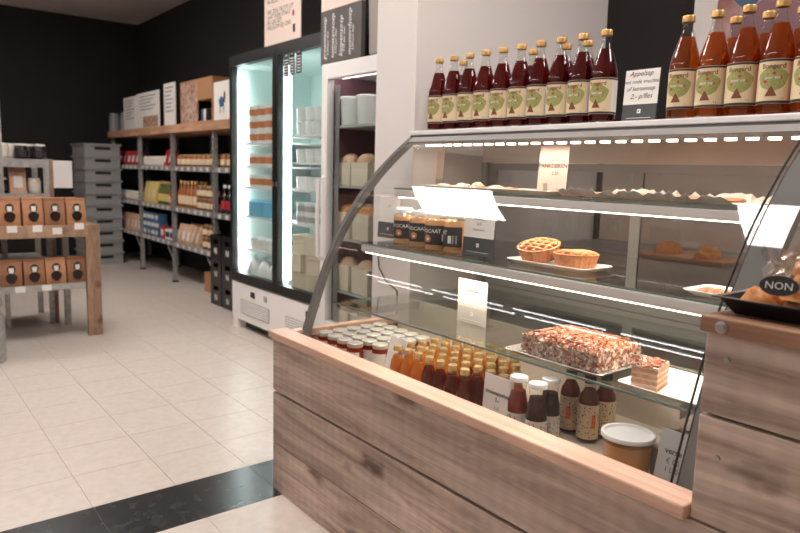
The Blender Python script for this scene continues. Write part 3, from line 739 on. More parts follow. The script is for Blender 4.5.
# plate with the slice
XP = 1.495
py0, py1 = .70, .90
slab_tray('cake_plate', 'white rectangular plate with a single cake slice at right end of lower shelf', XP-.095, XP+.10, py0, py1, ZC, 'porcelain', 'plate')
sl_y = at(650, 374, X=1.45).y
sl = thing('cake_slice', 'layered cake slice topped with flakes standing alone on white plate', 'cake slice', (1.45, sl_y, ZC+.0046), .25)
hx, hy = .045, .031
for k in range(4):
    MB().box(-hx, hx, -hy, hy, .014*k, .014*k+.0095).build('sponge_layer', 'sponge', sl, bevel=.002)
    MB().box(-hx+.001, hx-.001, -hy+.001, hy-.001, .014*k+.0095, .014*k+.014).build('cream_layer', 'cream', sl)
stuff(flakes(MB(), 170, lambda r: ((r.uniform(-hx, hx), r.uniform(-hy, hy), .0565), (0, 0, 1)) if r.random() < .7 else ((hx, r.uniform(-hy, hy), r.uniform(.01, .055)), (1, 0, 0)), 4, .006).build('almond_flakes', ['almond', 'almond2'], sl))

# ================================================================== DECK: JARS AND BOTTLES
def preserve_jar():
    t = thing('preserve_jar', '', 'jar'); R, H = .029, .095
    MB().lathe([(0, 0), (R*.92, 0), (R, .004), (R, H*.75), (R*.85, H*.84)], 20).build('jar_body', 'tomato_sauce', t, smooth=True)
    MB().lathe([(0, H), (R*.9, H), (R*.97, H-.002), (R*.97, H-.014), (R*.85, H-.014)], 20).build('lid', 'tin_lid', t, smooth=True)
    MB().arc(R+.0006, .02, .065, -100, 100, 18).build('label', 'white_label', t, smooth=True); return t
pj = Proto(preserve_jar)
rows = ['front row', 'second row', 'third row', 'fourth row', 'fifth row']
XROW = [1.315, 1.378, 1.441, 1.504, 1.567]
yj0 = at(326, 333, X=1.315).y
for r, X in enumerate(XROW):
    for c in range(5 if r else 4):
        y = yj0-.064*c-(.0 if r % 2 == 0 else .0)+(.0)
        pj.put((X, y, ZD), FACE+random.uniform(-.3, .3), 'white lidded preserve jar on the deck, %s, %s from the left end frame' % (rows[r], ORD[c]), 'preserve jars on the deck')
yb0 = yj0-.064*5-.004
def mini_bottle(liq):
    def mk():
        t = thing('mini_bottle', '', 'bottle'); R, H = .0245, .142
        MB().lathe([(0, .002), (R*.9, 0), (R, .004), (R, H*.52), (R*.85, H*.66), (R*.55, H*.80), (R*.5, H*.84), (R*.5, H*.87)], 18).build('glass_body', 'bottle_glass', t, smooth=True)
        MB().lathe([(0, .005), (R*.94, .006), (R*.94, H*.52), (R*.80, H*.655), (R*.52, H*.79), (0, H*.80)], 18).build('juice', liq, t, smooth=True)
        MB().lathe([(0, H), (R*.54, H), (R*.59, H-.002), (R*.59, H-.016), (R*.52, H-.016)], 18).build('cap', 'gold_lid', t, smooth=True); return t
    return Proto(mk)
mo, ma, mbz = mini_bottle('orange_drink'), mini_bottle('amber_drink'), mini_bottle('berry_drink')
XR2 = [1.305, 1.357, 1.409, 1.461, 1.513, 1.565]
y407 = at(398, 345, X=1.305).y
for r, X in enumerate(XR2):
    for c in range(10):
        y = y407-.0515*c
        if r == 0 and c > 6: continue
        if y < at(512, 370, X=X).y - .02: continue
        if c < 3 or (c == 3 and r > 0): pr, col = mo, 'orange'
        elif r == 0 and c >= 4 or r == 1 and c >= 5: pr, col = mbz, 'dark berry'
        else: pr, col = (ma if (r+c) % 3 else mbz), ('amber' if (r+c) % 3 else 'dark berry')
        pr.put((X, y, ZD), 0, 'small gold capped %s bottle, %s row from the ledge, %s from left' % (col, ORD[r], ORD[c]), 'small juice bottles on the deck')
# white-lidded sauce bottles
def sauce_bottle(liq):
    def mk():
        t = thing('sauce_bottle', '', 'bottle'); R, H = .0275, .168
        MB().lathe([(0, .002), (R*.9, 0), (R, .005), (R, H*.48), (R*.98, H*.56), (R*.80, H*.70), (R*.72, H*.78), (R*.78, H*.86), (R*.78, H*.9)], 22).build('glass_body', 'bottle_glass', t, smooth=True)
        MB().lathe([(0, .005), (R*.95, .006), (R*.95, H*.56), (R*.76, H*.70), (R*.69, H*.78), (0, H*.79)], 22).build('sauce', liq, t, smooth=True)
        MB().lathe([(0, H), (R*.82, H), (R*.88, H-.002), (R*.88, H-.012), (R*.78, H-.012)], 22).build('lid', 'white_lid', t, smooth=True)
        L = MB().arc(R+.0006, .012, .074, -110, 110, 20).build('label', 'white_label', t, smooth=True)
        p = MB(); rnd = random.Random(2); wr = cyl(R+.0011)
        for _ in range(46):
            u, v = rnd.uniform(-.04, .04), rnd.uniform(.016, .068); a = rnd.uniform(0, PI); l = .0035
            p.poly([(u+l*math.cos(a), v+l*math.sin(a)), (u-.0011*math.sin(a), v+.0011*math.cos(a)), (u-l*math.cos(a), v-l*math.sin(a)), (u+.0011*math.sin(a), v-.0011*math.cos(a))], wr)
        stuff(p.build('label_print', ['ink'], L)); return t
    return Proto(mk)
sr, sd = sauce_bottle('tomato_sauce'), sauce_bottle('dark_sauce')
for pr, x, yy, X, lab in ((sr, 519, 380, 1.32, 'white lidded bottle of red tomato sauce beside the white price card'), (sd, 538, 385, 1.315, 'white lidded bottle of dark sauce in front, right of the red one'), (sd, 551, 383, 1.375, 'white lidded dark sauce bottle half hidden, nearest the tall labelled bottles')):
    pr.put((X, at(x, yy, X=X).y, ZD), FACE+.45, lab, 'sauce bottles on the deck')
def syrup_bottle():
    t = thing('syrup_bottle', '', 'bottle'); R, H = .0275, .178
    MB().lathe([(0, .002), (R*.9, 0), (R, .005), (R, H*.62), (R*.9, H*.70), (R*.5, H*.82), (R*.48, H*.9)], 22).build('glass_body', 'bottle_glass', t, smooth=True)
    MB().lathe([(0, .005), (R*.95, .006), (R*.95, H*.62), (R*.85, H*.695), (R*.47, H*.80), (0, H*.80)], 22).build('syrup', 'berry_drink', t, smooth=True)
    MB().lathe([(0, H), (R*.52, H), (R*.56, H-.002), (R*.56, H-.020), (R*.5, H-.020)], 22).build('cap', 'black_plastic', t, smooth=True)
    L = MB().arc(R+.0006, .012, .104, -150, 150, 26).build('label', 'cream_label', t, smooth=True)
    p = MB(); rnd = random.Random(8); wr = cyl(R+.0011)
    for _ in range(110):
        u, v = rnd.uniform(-.07, .07), rnd.uniform(.018, .10); a = rnd.uniform(0, PI); l = .0036
        p.poly([(u+l*math.cos(a), v+l*math.sin(a)), (u-.0012*math.sin(a), v+.0012*math.cos(a)), (u-l*math.cos(a), v-l*math.sin(a)), (u+.0012*math.sin(a), v-.0012*math.cos(a))], wr)
    p.poly([(.024, .042), (.036, .042), (.036, .078), (.024, .078)], cyl(R+.0014), 1)
    stuff(p.build('label_print', ['ink', 'print_orange'], L)); return t
sy = Proto(syrup_bottle)
for x, X, r, lab in ((569, 1.475, -.5, 'tall syrup bottle with cream label, left of three, showing no orange'), (588, 1.46, .1, 'tall syrup bottle with cream label and orange patch, middle of three'), (604, 1.52, 1.1, 'tall syrup bottle with speckled label, right of three behind broth tub')):
    sy.put((X, at(x, 418, X=X).y, ZD), FACE+r, lab, 'syrup bottles on the deck')
# broth tub
Xb = 1.345; b0 = at(627, 450, X=Xb)
tb = thing('broth_tub', 'round clear tub of golden broth with white lid at the ledge', 'tub', (Xb, b0.y, ZD), FACE)
R, H = .058, .112
MB().lathe([(0, .001), (R*.84, 0), (R*.86, .002), (R*.97, H-.01), (R, H-.006)], 36).build('tub_body', 'bottle_glass', tb, smooth=True)
MB().lathe([(0, .004), (R*.82, .004), (R*.93, H-.022), (0, H-.021)], 36).build('broth', 'broth', tb, smooth=True)
MB().lathe([(0, H-.006), (R*.9, H-.006), (R*.93, H-.001), (R*1.02, H), (R*1.05, H-.003), (R*1.05, H-.010), (R*1.0, H-.010)], 36).build('lid', 'white_lid', tb, smooth=True)
MB().arc(R*.93, .016, .052, -35, 35, 14).build('label', 'white_label', tb, smooth=True)
# almond biscuits pack behind the soup card
pk = thing('biscuit_pack', 'open pack of flaked biscuits in right corner behind the grey soup card', 'pack', (1.43, at(690, 440, X=1.43).y+.01, ZD))
MB().taper(.05, .05, 0, .085, .055, .055).build('carton', 'case_wall', pk)
stuff(flakes(lumpy(.05, .05, .03, seed=4), 160, lambda r: ((r.uniform(-.045, .045), r.uniform(-.045, .045), .018+r.random()*.01), (0, 0, 1)), 12).build('biscuit_flakes', ['almond2', 'almond'], pk, loc=(0, 0, .0855)))

# ================================================================== TRAY ON THE SIDE COUNTER
tx, ty = 1.345, .376
tr = MB()
hx, hy = .155, .205
def rr(sx, sy, z): return [(-sx, -sy, z), (sx, -sy, z), (sx, sy, z), (-sx, sy, z)]
rings = [rr(hx-.02, hy-.02, 0), rr(hx, hy, .028), rr(hx+.010, hy+.010, .029), rr(hx+.010, hy+.010, .031), rr(hx-.002, hy-.002, .031), rr(hx-.022, hy-.022, .003)]
tr.add(sum(rings, []), [(0, 3, 2, 1), (20, 21, 22, 23)]+[(4*r+i, 4*r+(i+1) % 4, 4*r+4+(i+1) % 4, 4*r+4+i) for r in range(5) for i in range(4)])
tag(tr.build('black_tray', 'black_plastic', None, loc=(tx, ty, .9855)), 'black plastic tray on the wooden side counter', 'tray')
bag = thing('pastry_bag', 'clear plastic bag of baked pastries with oval black sticker in the black tray', 'bag', (tx, ty, .989))
rnd = random.Random(11)
for i in range(4):
    for j in range(6):
        for k in range(3):
            if (k == 1 and (i == 3 or j in (0, 5))) or (k == 2 and (i in (0, 3) or j in (0, 5))): continue
            lumpy(.034, .036, .040+.012*rnd.random(), n=14, rings=5, seed=40+i*6+j+k*50, jit=.14).build('pastry', 'bread', bag, smooth=True, loc=(-.099+.066*i+rnd.uniform(-.006, .006), -.155+.062*j+rnd.uniform(-.006, .006), .034*k))
film = lumpy(.147, .196, .125, n=34, rings=10, seed=77, jit=.06, power=.45)
film.build('plastic_bag', 'film', bag, smooth=False, loc=(0, 0, .0005))
kn = MB(); 
for k in range(7):
    a = k*.9; kn.add([(0, 0, 0), (.03*math.cos(a), .03*math.sin(a), .055+.01*(k % 3)), (.034*math.cos(a+.5), .034*math.sin(a+.5), .05)], [(0, 1, 2)])
kn.build('bag_end', 'film', bag, loc=(-.02, .165, .05))
st = MB(); fr = flat(.0)
st.blob(0, 0, .030, .017, lambda u, v: (u, 0, v), 0, 20); st.text('NON', .018, 0, -.006, lambda u, v: (u, -.0012, v), 1)
sp_ = at(779, 286, X=1.196)
s_ = st.build('sticker', ['label_black', 'white_ink'], bag, loc=(sp_.x-tx, sp_.y-ty, sp_.z-.989), rotz=FACE+.3); s_.rotation_euler.x = -.2

# ================================================================== BEHIND THE COUNTER
bk = thing('back_counter', 'dark back counter against the black wall behind the glass display', 'counter', (2.75, .8, 0))
MB().box(-.27, .28, -2.2, 1.35, .86, .90).build('worktop', 'worktop', bk, bevel=.003)
for k in range(5):
    c = MB().box(-.25, .28, -2.18+.705*k, -2.18+.70*(k+1), .06, .859).build('cupboard', 'black', bk)
    MB().box(-.262, -.251, -2.17+.705*k, -2.19+.70*(k+1), .08, .85).build('cupboard_door', 'black_plastic', c)
tag(MB().box(-.12, .12, -.2, .2, 0, .015).build('bread_board', 'shelf_wood', None, loc=(2.62, 1.42, .9005), bevel=.003), 'wooden bread board on the back counter behind display', 'board')
for k, (dy, rz) in enumerate(((-.08, .2), (.09, -.1))):
    o = lumpy(.06, .12, .05, seed=60+k, jit=.05).build('bread_loaf', 'bread', None, smooth=True, loc=(2.62, 1.42+dy*1.0, .916), rotz=PI/2+rz); o.scale = (.8, .62, 1)
    tag(o, 'brown bread loaf on the back counter board, %s one' % ('right' if k == 0 else 'left'), 'bread', 'loaves behind the counter')
MB().box(.285, .295, -2.2, 1.35, .9005, 1.40).build('brightening_panel', 'case_wall', bk)  # pale panel added to lighten the view through the rear glass
ps = thing('wall_poster', 'large food poster on black wall behind the amber bottles', 'poster', (WX-.004, 1.12, 1.98), FACE)
MB().box(-.6, .6, -.012, 0, -.48, .48).build('poster_panel', 'wall_white', ps)
pp = MB()
pr = lambda u, v: (u, -.0128, v)
pp.poly([(-.52, -.40), (.58, -.40), (.58, .46), (-.46, .46)], pr, 0)
pr = lambda u, v: (u, -.0134, v)
for u, v, a, b, mi in ((-.25, -.12, .17, .12, 2), (.1, -.2, .22, .13, 2), (-.36, .14, .09, .16, 1), (.3, .1, .2, .18, 1), (-.05, .2, .14, .1, 2)): pp.blob(u, v, a, b, pr, mi, 20, .08)
stuff(pp.build('poster_print', ['poster_meat', 'poster_dark', 'wine'], ps))
cb = [at(378, 254, X=1.785), at(379, 268, X=1.785), at(386, 281, X=1.785), at(397, 291, X=1.785), at(399, 320, X=1.785)]
tag(MB().tube([tuple(c) for c in cb[:4]]+[(1.785, cb[3].y-.01, .3), (1.785, cb[3].y-.01, .004)], .003, 6).build('power_cable', 'black_plastic', None, smooth=True), 'thin black cable hanging down the white pillar behind the glass', 'cable')

# ================================================================== GLASS DOOR FRIDGE (two doors)
FX, FY0, FY1, FZ = 2.179, 3.44, 4.865, 2.04
fr_ = thing('glass_door_fridge', 'tall double door display fridge with black frames and white base', 'fridge', (FX, (FY0+FY1)/2, 0))
FYC = (FY0+FY1)/2
def fpart(mb, name, mats, parent=None, **kw):
    mb.v = [(x-FX, y-FYC, z) for x, y, z in mb.v]; return mb.build(name, mats, parent or fr_, **kw)
XBk = 2.90
fpart(MB().box(FX+.05, XBk, FY1-.03, FY1, .36, FZ-.004), 'side_panel', 'black')
fpart(MB().box(FX+.05, XBk, FY0, FY0+.03, .36, FZ-.004), 'side_panel', 'black')
fpart(MB().box(XBk-.04, XBk, FY0+.03, FY1-.03, .36, FZ-.004), 'back_panel', 'fridge_in')
fpart(MB().box(FX+.05, XBk-.04, FY1-.034, FY1-.0301, .41, 1.97), 'side_lining', 'fridge_in')
fpart(MB().box(FX+.05, XBk-.04, FY0+.0301, FY0+.034, .41, 1.97), 'side_lining', 'fridge_in')
fpart(MB().box(FX+.05, XBk-.04, FY0+.034, FY1-.034, 1.955, 1.97), 'ceiling_lining', 'fridge_in')
fpart(MB().box(FX+.05, XBk, FY0+.03, FY1-.03, 1.9701, FZ-.004), 'top_housing', 'black')
fpart(MB().box(FX+.05, XBk-.04, FY0+.034, FY1-.034, .395, .41), 'floor_lining', 'fridge_in')
bs = fpart(MB().box(FX+.01, XBk, FY0, FY1, .07, .36), 'base', 'white', bevel=.006)
fpart(MB().box(FX+.08, XBk-.1, FY0+.05, FY1-.05, 0, .07), 'foot_plinth', 'black')
for y in (FY0+.02, FY1-.10): fpart(MB().box(FX+.012, FX+.09, y, y+.08, 0.0, .0695), 'foot', 'white')
DM = 4.147
for k, (ya, yb, w0) in enumerate(((4.24, 4.70, 0), (3.54, 4.00, 1))):
    fpart(MB().box(FX+.004, FX+.0099, ya, yb, .13, .235), 'vent_grille', 'card_light', bs)
    for j in range(6): fpart(MB().box(FX+.001, FX+.004, ya+.01, yb-.01, .14+.016*j, .147+.016*j), 'vent_slat', 'white', bs)
for y, s, m in ((4.50, .028, 'black_plastic'), (4.30, .016, 'greybox'), (3.70, .03, 'black_plastic')): fpart(MB().box(FX+.002, FX+.0099, y-s, y+s, .275, .315), 'control_panel', m, bs)
for k, (ya, yb) in enumerate(((DM+.003, FY1-.002), (FY0+.002, DM-.003))):
    d = fpart(MB().box(FX, FX+.045, ya, ya+.035, .372, 2.03).box(FX, FX+.045, yb-.035, yb, .372, 2.03).box(FX, FX+.045, ya+.035, yb-.035, .372, .435).box(FX, FX+.045, ya+.035, yb-.035, 1.955, 2.03), 'door', 'black')
    fpart(MB().box(FX+.018, FX+.022, ya+.035, yb-.035, .435, 1.955), 'door_pane', 'fridge_glass', d)
    fpart(MB().box(FX-.004, FX-.0001, yb-.03 if k else ya+.008, yb-.012 if k else ya+.026, 1.10, 1.13), 'lock', 'screw', d)
    if k == 1:
        for j, x in enumerate((286.5, 292, 299)):
            a = at(x, 62, X=FX+.017); b = at(x, 47-2*j, X=FX+.017); c = at(x, 77-2*j, X=FX+.017)
            q = MB().box(FX+.0165, FX+.0179, a.y-.033, a.y+.033, c.z, b.z)
            q.box(FX+.0160, FX+.0164, a.y-.016, a.y+.016, b.z-.06, b.z-.03, 1)
            for l in range(6): q.box(FX+.0160, FX+.0164, a.y-.022, a.y+.022, c.z+.012+l*.018, c.z+.018+l*.018, 1)
            fpart(q, 'sticker', ['black_plastic', 'white_ink'], d)
# upright led tubes inside
for y in (FY1-.062, DM-.055):
    fpart(MB().box(FX+.055, FX+.095, y, y+.024, .46, 1.90), 'upright_led', 'fridge_led')
fpart(MB().box(FX+.05, FX+.09, DM-.025, DM+.025, .41, 1.955), 'mullion', 'fridge_in')
# shelves, one per level and door
ZL = {0: [.41, .62, .865, 1.08, 1.235, 1.40], 1: [.41, .86, 1.085, 1.265, 1.44]}
for k, (ya, yb) in enumerate(((DM+.03, FY1-.04), (FY0+.04, DM-.03))):
    for z in ZL[k][1:]:
        fpart(MB().box(FX+.06, XBk-.05, ya, yb, z-.012, z), 'wire_shelf', 'white')
def tub(R, H, lab, lid='tub_white', body='tub_white'):
    def mk():
        t = thing('food_tub', '', 'tub')
        MB().lathe([(0, 0), (R*.88, 0), (R*.9, .002), (R*.98, H*.9)], 18).build('tub_body', body, t, smooth=True)
        MB().lathe([(0, H), (R*.95, H), (R*1.03, H*.975), (R*1.03, H*.9), (R*.97, H*.9)], 18).build('lid', lid, t, smooth=True)
        if lab: MB().lathe([(R*.925, H*.2), (R*.965, H*.72)], 18).build('label_band', lab, t, smooth=True)
        return t
    return Proto(mk)
t_or, t_wh = tub(.055, .088, 'tub_orange'), tub(.052, .085, None)
lev = ['bottom', 'second', 'third', 'fourth', 'fifth', 'top']
XF = FX+.118
def stock(pr, ys, z, n, what, grp, XX=XF, dz=.0885):
    for i, y in enumerate(ys):
        for j in range(n):
            pr.put((XX, y, z+.0005+j*dz), random.uniform(0, 6), '%s, %s in row%s' % (what, ORD[i], '' if n == 1 else ', %s layer up' % ORD[j]), grp)
yl_ = [4.66, 4.535, 4.41, 4.285]
stock(t_or, yl_, ZL[0][5], 3, 'orange banded tub, top shelf, left fridge door', 'orange banded tubs in the fridge')
stock(t_or, yl_, ZL[0][4], 1, 'orange banded tub, second highest shelf, left fridge door', 'orange banded tubs in the fridge')
stock(t_or, yl_, ZL[0][3], 1, 'orange banded tub, middle shelf, left fridge door', 'orange banded tubs in the fridge')
bp = Proto(lambda: (lambda t: (MB().box(-.05, .05, -.045, .045, 0, .11).build('pack_body', 'blue_pack', t, bevel=.006), MB().taper(.05, .045, .1105, .125, .05, .004).build('pack_fold', 'blue_pack', t), t)[-1])(thing('blue_carton', '', 'carton')))
stock(bp, [4.64, 4.52, 4.40], ZL[0][2], 1, 'light blue carton in the left fridge door', 'blue cartons in the fridge')
stock(t_wh, [4.64, 4.52, 4.40], ZL[0][1], 1, 'white tub on low shelf of the left fridge door', 'white tubs in the left fridge')
for i, y in enumerate((4.68, 4.5, 4.32)):
    t = thing('cheese_bag', 'white filled plastic bag on the fridge floor, left door, %s in row' % ORD[i], 'bag', (XF, y, .4105), 0, 'white bags on the fridge floor')
    lumpy(.055, .085, .13, seed=90+i, jit=.07, power=.6).build('bag_body', 'tub_white', t, smooth=True)
    MB().lathe([(.02, 0), (.008, .01), (.02, .035)], 10).build('bag_tie', 'tub_white', t, loc=(0, 0, .124))
yr_ = [3.96, 3.845, 3.73, 3.615]
stock(t_wh, yr_, ZL[1][4], 2, 'white tub, top shelf, right fridge door', 'white tubs in the right fridge')
stock(t_wh, yr_, ZL[1][3], 1, 'white tub, second highest shelf, right fridge door', 'white tubs in the right fridge')
stock(t_wh, yr_, ZL[1][2], 1, 'white tub, middle shelf, right fridge door', 'white tubs in the right fridge')
t_dk = tub(.052, .07, 'card_light')
stock(t_dk, yr_, ZL[1][1], 2, 'grey banded tub, low shelf, right fridge door', 'grey banded tubs in the fridge', dz=.0705)
cr = Proto(lambda: (lambda t: (MB().box(-.055, .055, -.07, .07, 0, .10).build('carton_body', 'beige_box', t, bevel=.003), MB().box(-.056, .056, -.071, .071, .1005, .125).build('carton_lid', 'beige_box', t, bevel=.003), t)[-1])(thing('beige_carton', '', 'carton')))
stock(cr, [3.935, 3.775, 3.615], .4102, 3, 'beige carton at bottom of right fridge door', 'beige cartons in the fridge', dz=.1265)
# sheet standing on the fridge
a, b = at(264, 40, X=FX+.03), at(300, 40, X=FX+.03)
sw = a.y-b.y
sh = thing('text_poster', 'tall white sheet of printed text standing on top of the black fridge', 'poster', (FX+.04, (a.y+b.y)/2, FZ-.004), FACE)
C = MB().box(-sw/2, sw/2, -.006, 0, 0, .62).build('sheet', 'paper_pink', sh)
p = MB(); lines = ['WIJ WERKEN MET DE', 'ECHTE BOEREN UIT', 'ONZE EIGEN STREEK', 'EN VERKOPEN ALLEEN', 'EERLIJK ETEN', '', 'VERS VAN HET LAND', 'EN OOK NOG LEKKER', 'DAT PROEF JE HIER', 'IN ALLES', '', 'WIJ ZIJN TROTS OP', 'WAT HIER STAAT', 'EN GROEIT', 'WELKOM BIJ ONS']
for k, t_ in enumerate(lines):
    if t_: p.text(t_, .041, -sw*.42, .575-k*.0335, lambda u, v: (u, -.0066, v), 0, align='LEFT')
p.poly([(sw*.30, .05), (sw*.36, .05), (sw*.36, .10), (sw*.30, .10)], lambda u, v: (u, -.0066, v), 0)
p.blob(sw*.31, .17, .014, .02, lambda u, v: (u, -.0066, v), 1)
stuff(p.build('lettering', ['ink', 'apple_red'], C))

# ================================================================== WHITE FRIDGE WITH WINE COLOURED LINING
GX, GY0, GY1, GZ = 2.10, 2.52, 3.428, 1.815
wf = thing('white_fridge', 'white upright fridge with wine coloured interior beside the white pillar', 'fridge', (GX, 2.97, 0))
def gpart(mb, name, mats, parent=None, **kw):
    mb.v = [(x-GX, y-2.97, z) for x, y, z in mb.v]; return mb.build(name, mats, parent or wf, **kw)
gpart(MB().box(GX+.05, 2.8, GY1-.03, GY1, .02, GZ), 'side_panel', 'white')
gpart(MB().box(GX+.05, 2.8, GY0, GY0+.03, .02, GZ), 'side_panel', 'white')
gpart(MB().box(2.76, 2.8, GY0+.03, GY1-.03, .02, GZ), 'back_panel', 'wine')
gpart(MB().box(GX+.05, 2.76, GY0+.03, GY1-.03, GZ-.06, GZ), 'top_panel', 'white')
gpart(MB().box(GX+.05, 2.76, GY0+.03, GY1-.03, .02, .25), 'base', 'white')
gpart(MB().box(GX+.06, 2.755, GY1-.0345, GY1-.0305, .25, GZ-.06), 'side_lining', 'wine')
gpart(MB().box(GX+.06, 2.755, GY0+.0305, GY0+.0345, .25, GZ-.06), 'side_lining', 'wine')
d = gpart(MB().box(GX, GX+.048, GY1-.06, GY1, .26, GZ).box(GX, GX+.048, GY0, GY0+.06, .26, GZ).box(GX, GX+.048, GY0+.06, GY1-.06, .26, .33).box(GX, GX+.048, GY0+.06, GY1-.06, GZ-.085, GZ), 'door', 'white', bevel=.004)
gpart(MB().box(GX+.02, GX+.024, GY0+.06, GY1-.06, .33, GZ-.085), 'door_pane', 'fridge_glass', d)
gpart(MB().box(GX+.07, GX+.10, GY0+.08, GY1-.08, GZ-.075, GZ-.0605), 'added_glow_strip', 'pink_fill')  # glowing strip added to lighten the fridge interior
hp = [(GX-.001, 3.395, .70), (GX-.035, 3.395, .72), (GX-.04, 3.395, .95), (GX-.035, 3.395, 1.16), (GX-.001, 3.395, 1.18)]
gpart(MB().tube(hp, .012, 8), 'handle', 'white', d, smooth=True)
gpart(MB().box(GX+.052, GX+.0555, GY1-.11, GY1-.065, .35, 1.70), 'shelf_upright', 'steel')
gz = [.25, .52, .83, 1.135, 1.475]
for z in gz[1:]: gpart(MB().box(GX+.06, 2.75, GY0+.04, GY1-.04, z-.014, z), 'wire_shelf', 'card_light')
XG = GX+.125
bk_ = Proto(lambda: (lambda t: (MB().lathe([(0, 0), (.056, 0), (.058, .003), (.066, .145)], 24).build('bucket_body', 'tub_white', t, smooth=True), MB().lathe([(0, .16), (.066, .16), (.071, .155), (.071, .142), (.067, .142)], 24).build('lid', 'tub_white', t, smooth=True), t)[-1])(thing('white_bucket', '', 'bucket')))
for i, x in enumerate((352, 369)):
    bk_.put((XG, at(x, 98, X=XG).y, gz[4]+.0005), 0, 'white lidded bucket on top shelf of the white fridge, %s one' % ('left' if i == 0 else 'right'), 'white buckets')
for i, x in enumerate((349, 367)):
    y = min(at(x, 140, X=XG).y, 3.305)-(.0 if i == 0 else .01)
    t = thing('food_box', 'pale open box of bagged food on the second shelf of white fridge, %s' % ('left' if i == 0 else 'right'), 'box', (XG, y, gz[3]+.0005), 0, 'boxes in the white fridge')
    MB().taper(.055, .078, 0, .13, .058, .082).build('box_body', 'beige_box', t, bevel=.003)
    lumpy(.05, .065, .05, seed=110+i, jit=.08, power=.7).build('food_bag', 'tan_pack', t, smooth=True, loc=(0, 0, .1305))
for lvl_, nm in ((2, 'third'), (1, 'fourth'), (0, 'lowest')):
    for i, x in enumerate((349, 369)):
        y = min(at(x, 140, X=XG).y, 3.305)-(.0 if i == 0 else .01)
        t = thing('food_box', 'pale box on the %s shelf of white fridge, %s' % (nm, 'left' if i == 0 else 'right'), 'box', (XG, y, gz[lvl_]+.0005), 0, 'boxes in the white fridge')
        MB().taper(.055, .078, 0, .15, .058, .082).build('box_body', 'beige_box', t, bevel=.003)
        lumpy(.05, .065, .045, seed=120+i+lvl_, jit=.08).build('bread_heap', 'bread' if lvl_ == 2 else 'tan_pack', t, smooth=True, loc=(0, 0, .1505))
# things on the white fridge
ma_, mb_ = at(322, 40, X=GX+.03), at(362, 40, X=GX+.03); mw = ma_.y-mb_.y
mn = thing('chalk_menu', 'dark menu board with white handwriting running upwards on the white fridge', 'menu board', (GX+.03, (ma_.y+mb_.y)/2, GZ), FACE)
C = MB().box(-mw/2, mw/2, -.006, .02, 0, .30).build('board', 'chalk', mn)
MB().box(-mw/2, mw/2, -.0055, .0195, .3001, .56).build('white_header', 'paper_pink', mn)
p = MB()
for k, (t_, sz, o) in enumerate((('groentesoep', .046, .02), ('tomatensoep', .046, .09), ('kippensoep', .048, .08), ('mosterdsoep', .046, .07))):
    u0 = -mw/2+.045+k*.085
    p.text(t_, sz, 0, 0, (lambda u0: lambda u, v: (u0-v+.01, -.0066, u+.03))(u0), 0, align='LEFT', shear=.3)
    p.text('3,50 per liter', .026, 0, 0, (lambda u0: lambda u, v: (u0-v+.035, -.0066, u+.05))(u0), 0, align='LEFT', shear=.3)
stuff(p.build('lettering', ['white_ink'], C))
gb = thing('grey_container', 'grey plastic box beside the chalk menu on top of white fridge', 'box', (GX+.23, mb_.y-.15, GZ))
MB().taper(.17, .13, .02, .32, .175, .135).build('box_body', 'greybox', gb, bevel=.008)
MB().box(-.18, .18, -.14, .14, .3205, .35).build('lid', 'greybox', gb, bevel=.006)
MB().box(-.16, .16, -.12, .12, 0, .0195).build('foot', 'black', gb)
MB().lathe([(0, 0), (.014, 0), (.014, .01), (0, .012)], 12).build('knob', 'black_plastic', gb, loc=(0, 0, .351))

# ================================================================== WALL RACK WITH GOODS
RX = 2.505; RPOST = [9.17, 8.10, 7.03, 5.96, 4.90]
RZ = [.43, .80, 1.215]
rk = thing('wall_rack', 'long galvanised shelving rack with thick wooden top board along the black wall', 'shelving', (RX, 7.0, 0))
def rpart(mb, name, mats, parent=None, **kw):
    mb.v = [(x-RX, y-7.0, z) for x, y, z in mb.v]; return mb.build(name, mats, parent or rk, **kw)
rpart(MB().box(RX-.03, 3.0, 4.89, 9.22, 1.55, 1.63), 'top_board', 'shelf_wood', bevel=.004)
for y in RPOST:
    for x in (RX, 2.93):
        q = MB().box(x, x+.004, y-.02, y+.02, .02, 1.549).box(x+.004, x+.04, y-.02, y-.016, .02, 1.549)
        po = rpart(q, 'post', 'galv')
        rpart(MB().box(x-.006, x+.046, y-.026, y+.026, 0, .0199), 'foot', 'black_plastic', po)
        if x == RX:
            h = MB()
            for k in range(28): h.box(x-.0012, x-.0001, y-.006, y+.006, .10+k*.052, .125+k*.052)
            stuff(rpart(h, 'post_holes', 'gasket', po))
for b in range(4):
    ya, yb = RPOST[b+1]+.022, RPOST[b]-.022
    for l, z in enumerate(RZ):
        if b == 3 and l == 0: continue
        s = rpart(MB().box(RX+.006, 2.928, ya, yb, z-.004, z), 'shelf', 'galv')
        rpart(MB().box(RX-.004, RX+.0055, ya, yb, z-.045, z+.004), 'shelf_rail', 'galv', s)
        for k in range(6):
            y = ya+.09+k*.16
            rpart(MB().box(RX-.007, RX-.0045, y-.028, y+.028, z-.040, z-.004), 'price_tag', 'marker', s)
        if l == 0: rpart(MB().tube([(RX+.02, ya+.005, .22), (RX+.02, ya+.2, z-.05)], .008, 6), 'brace', 'galv', s)
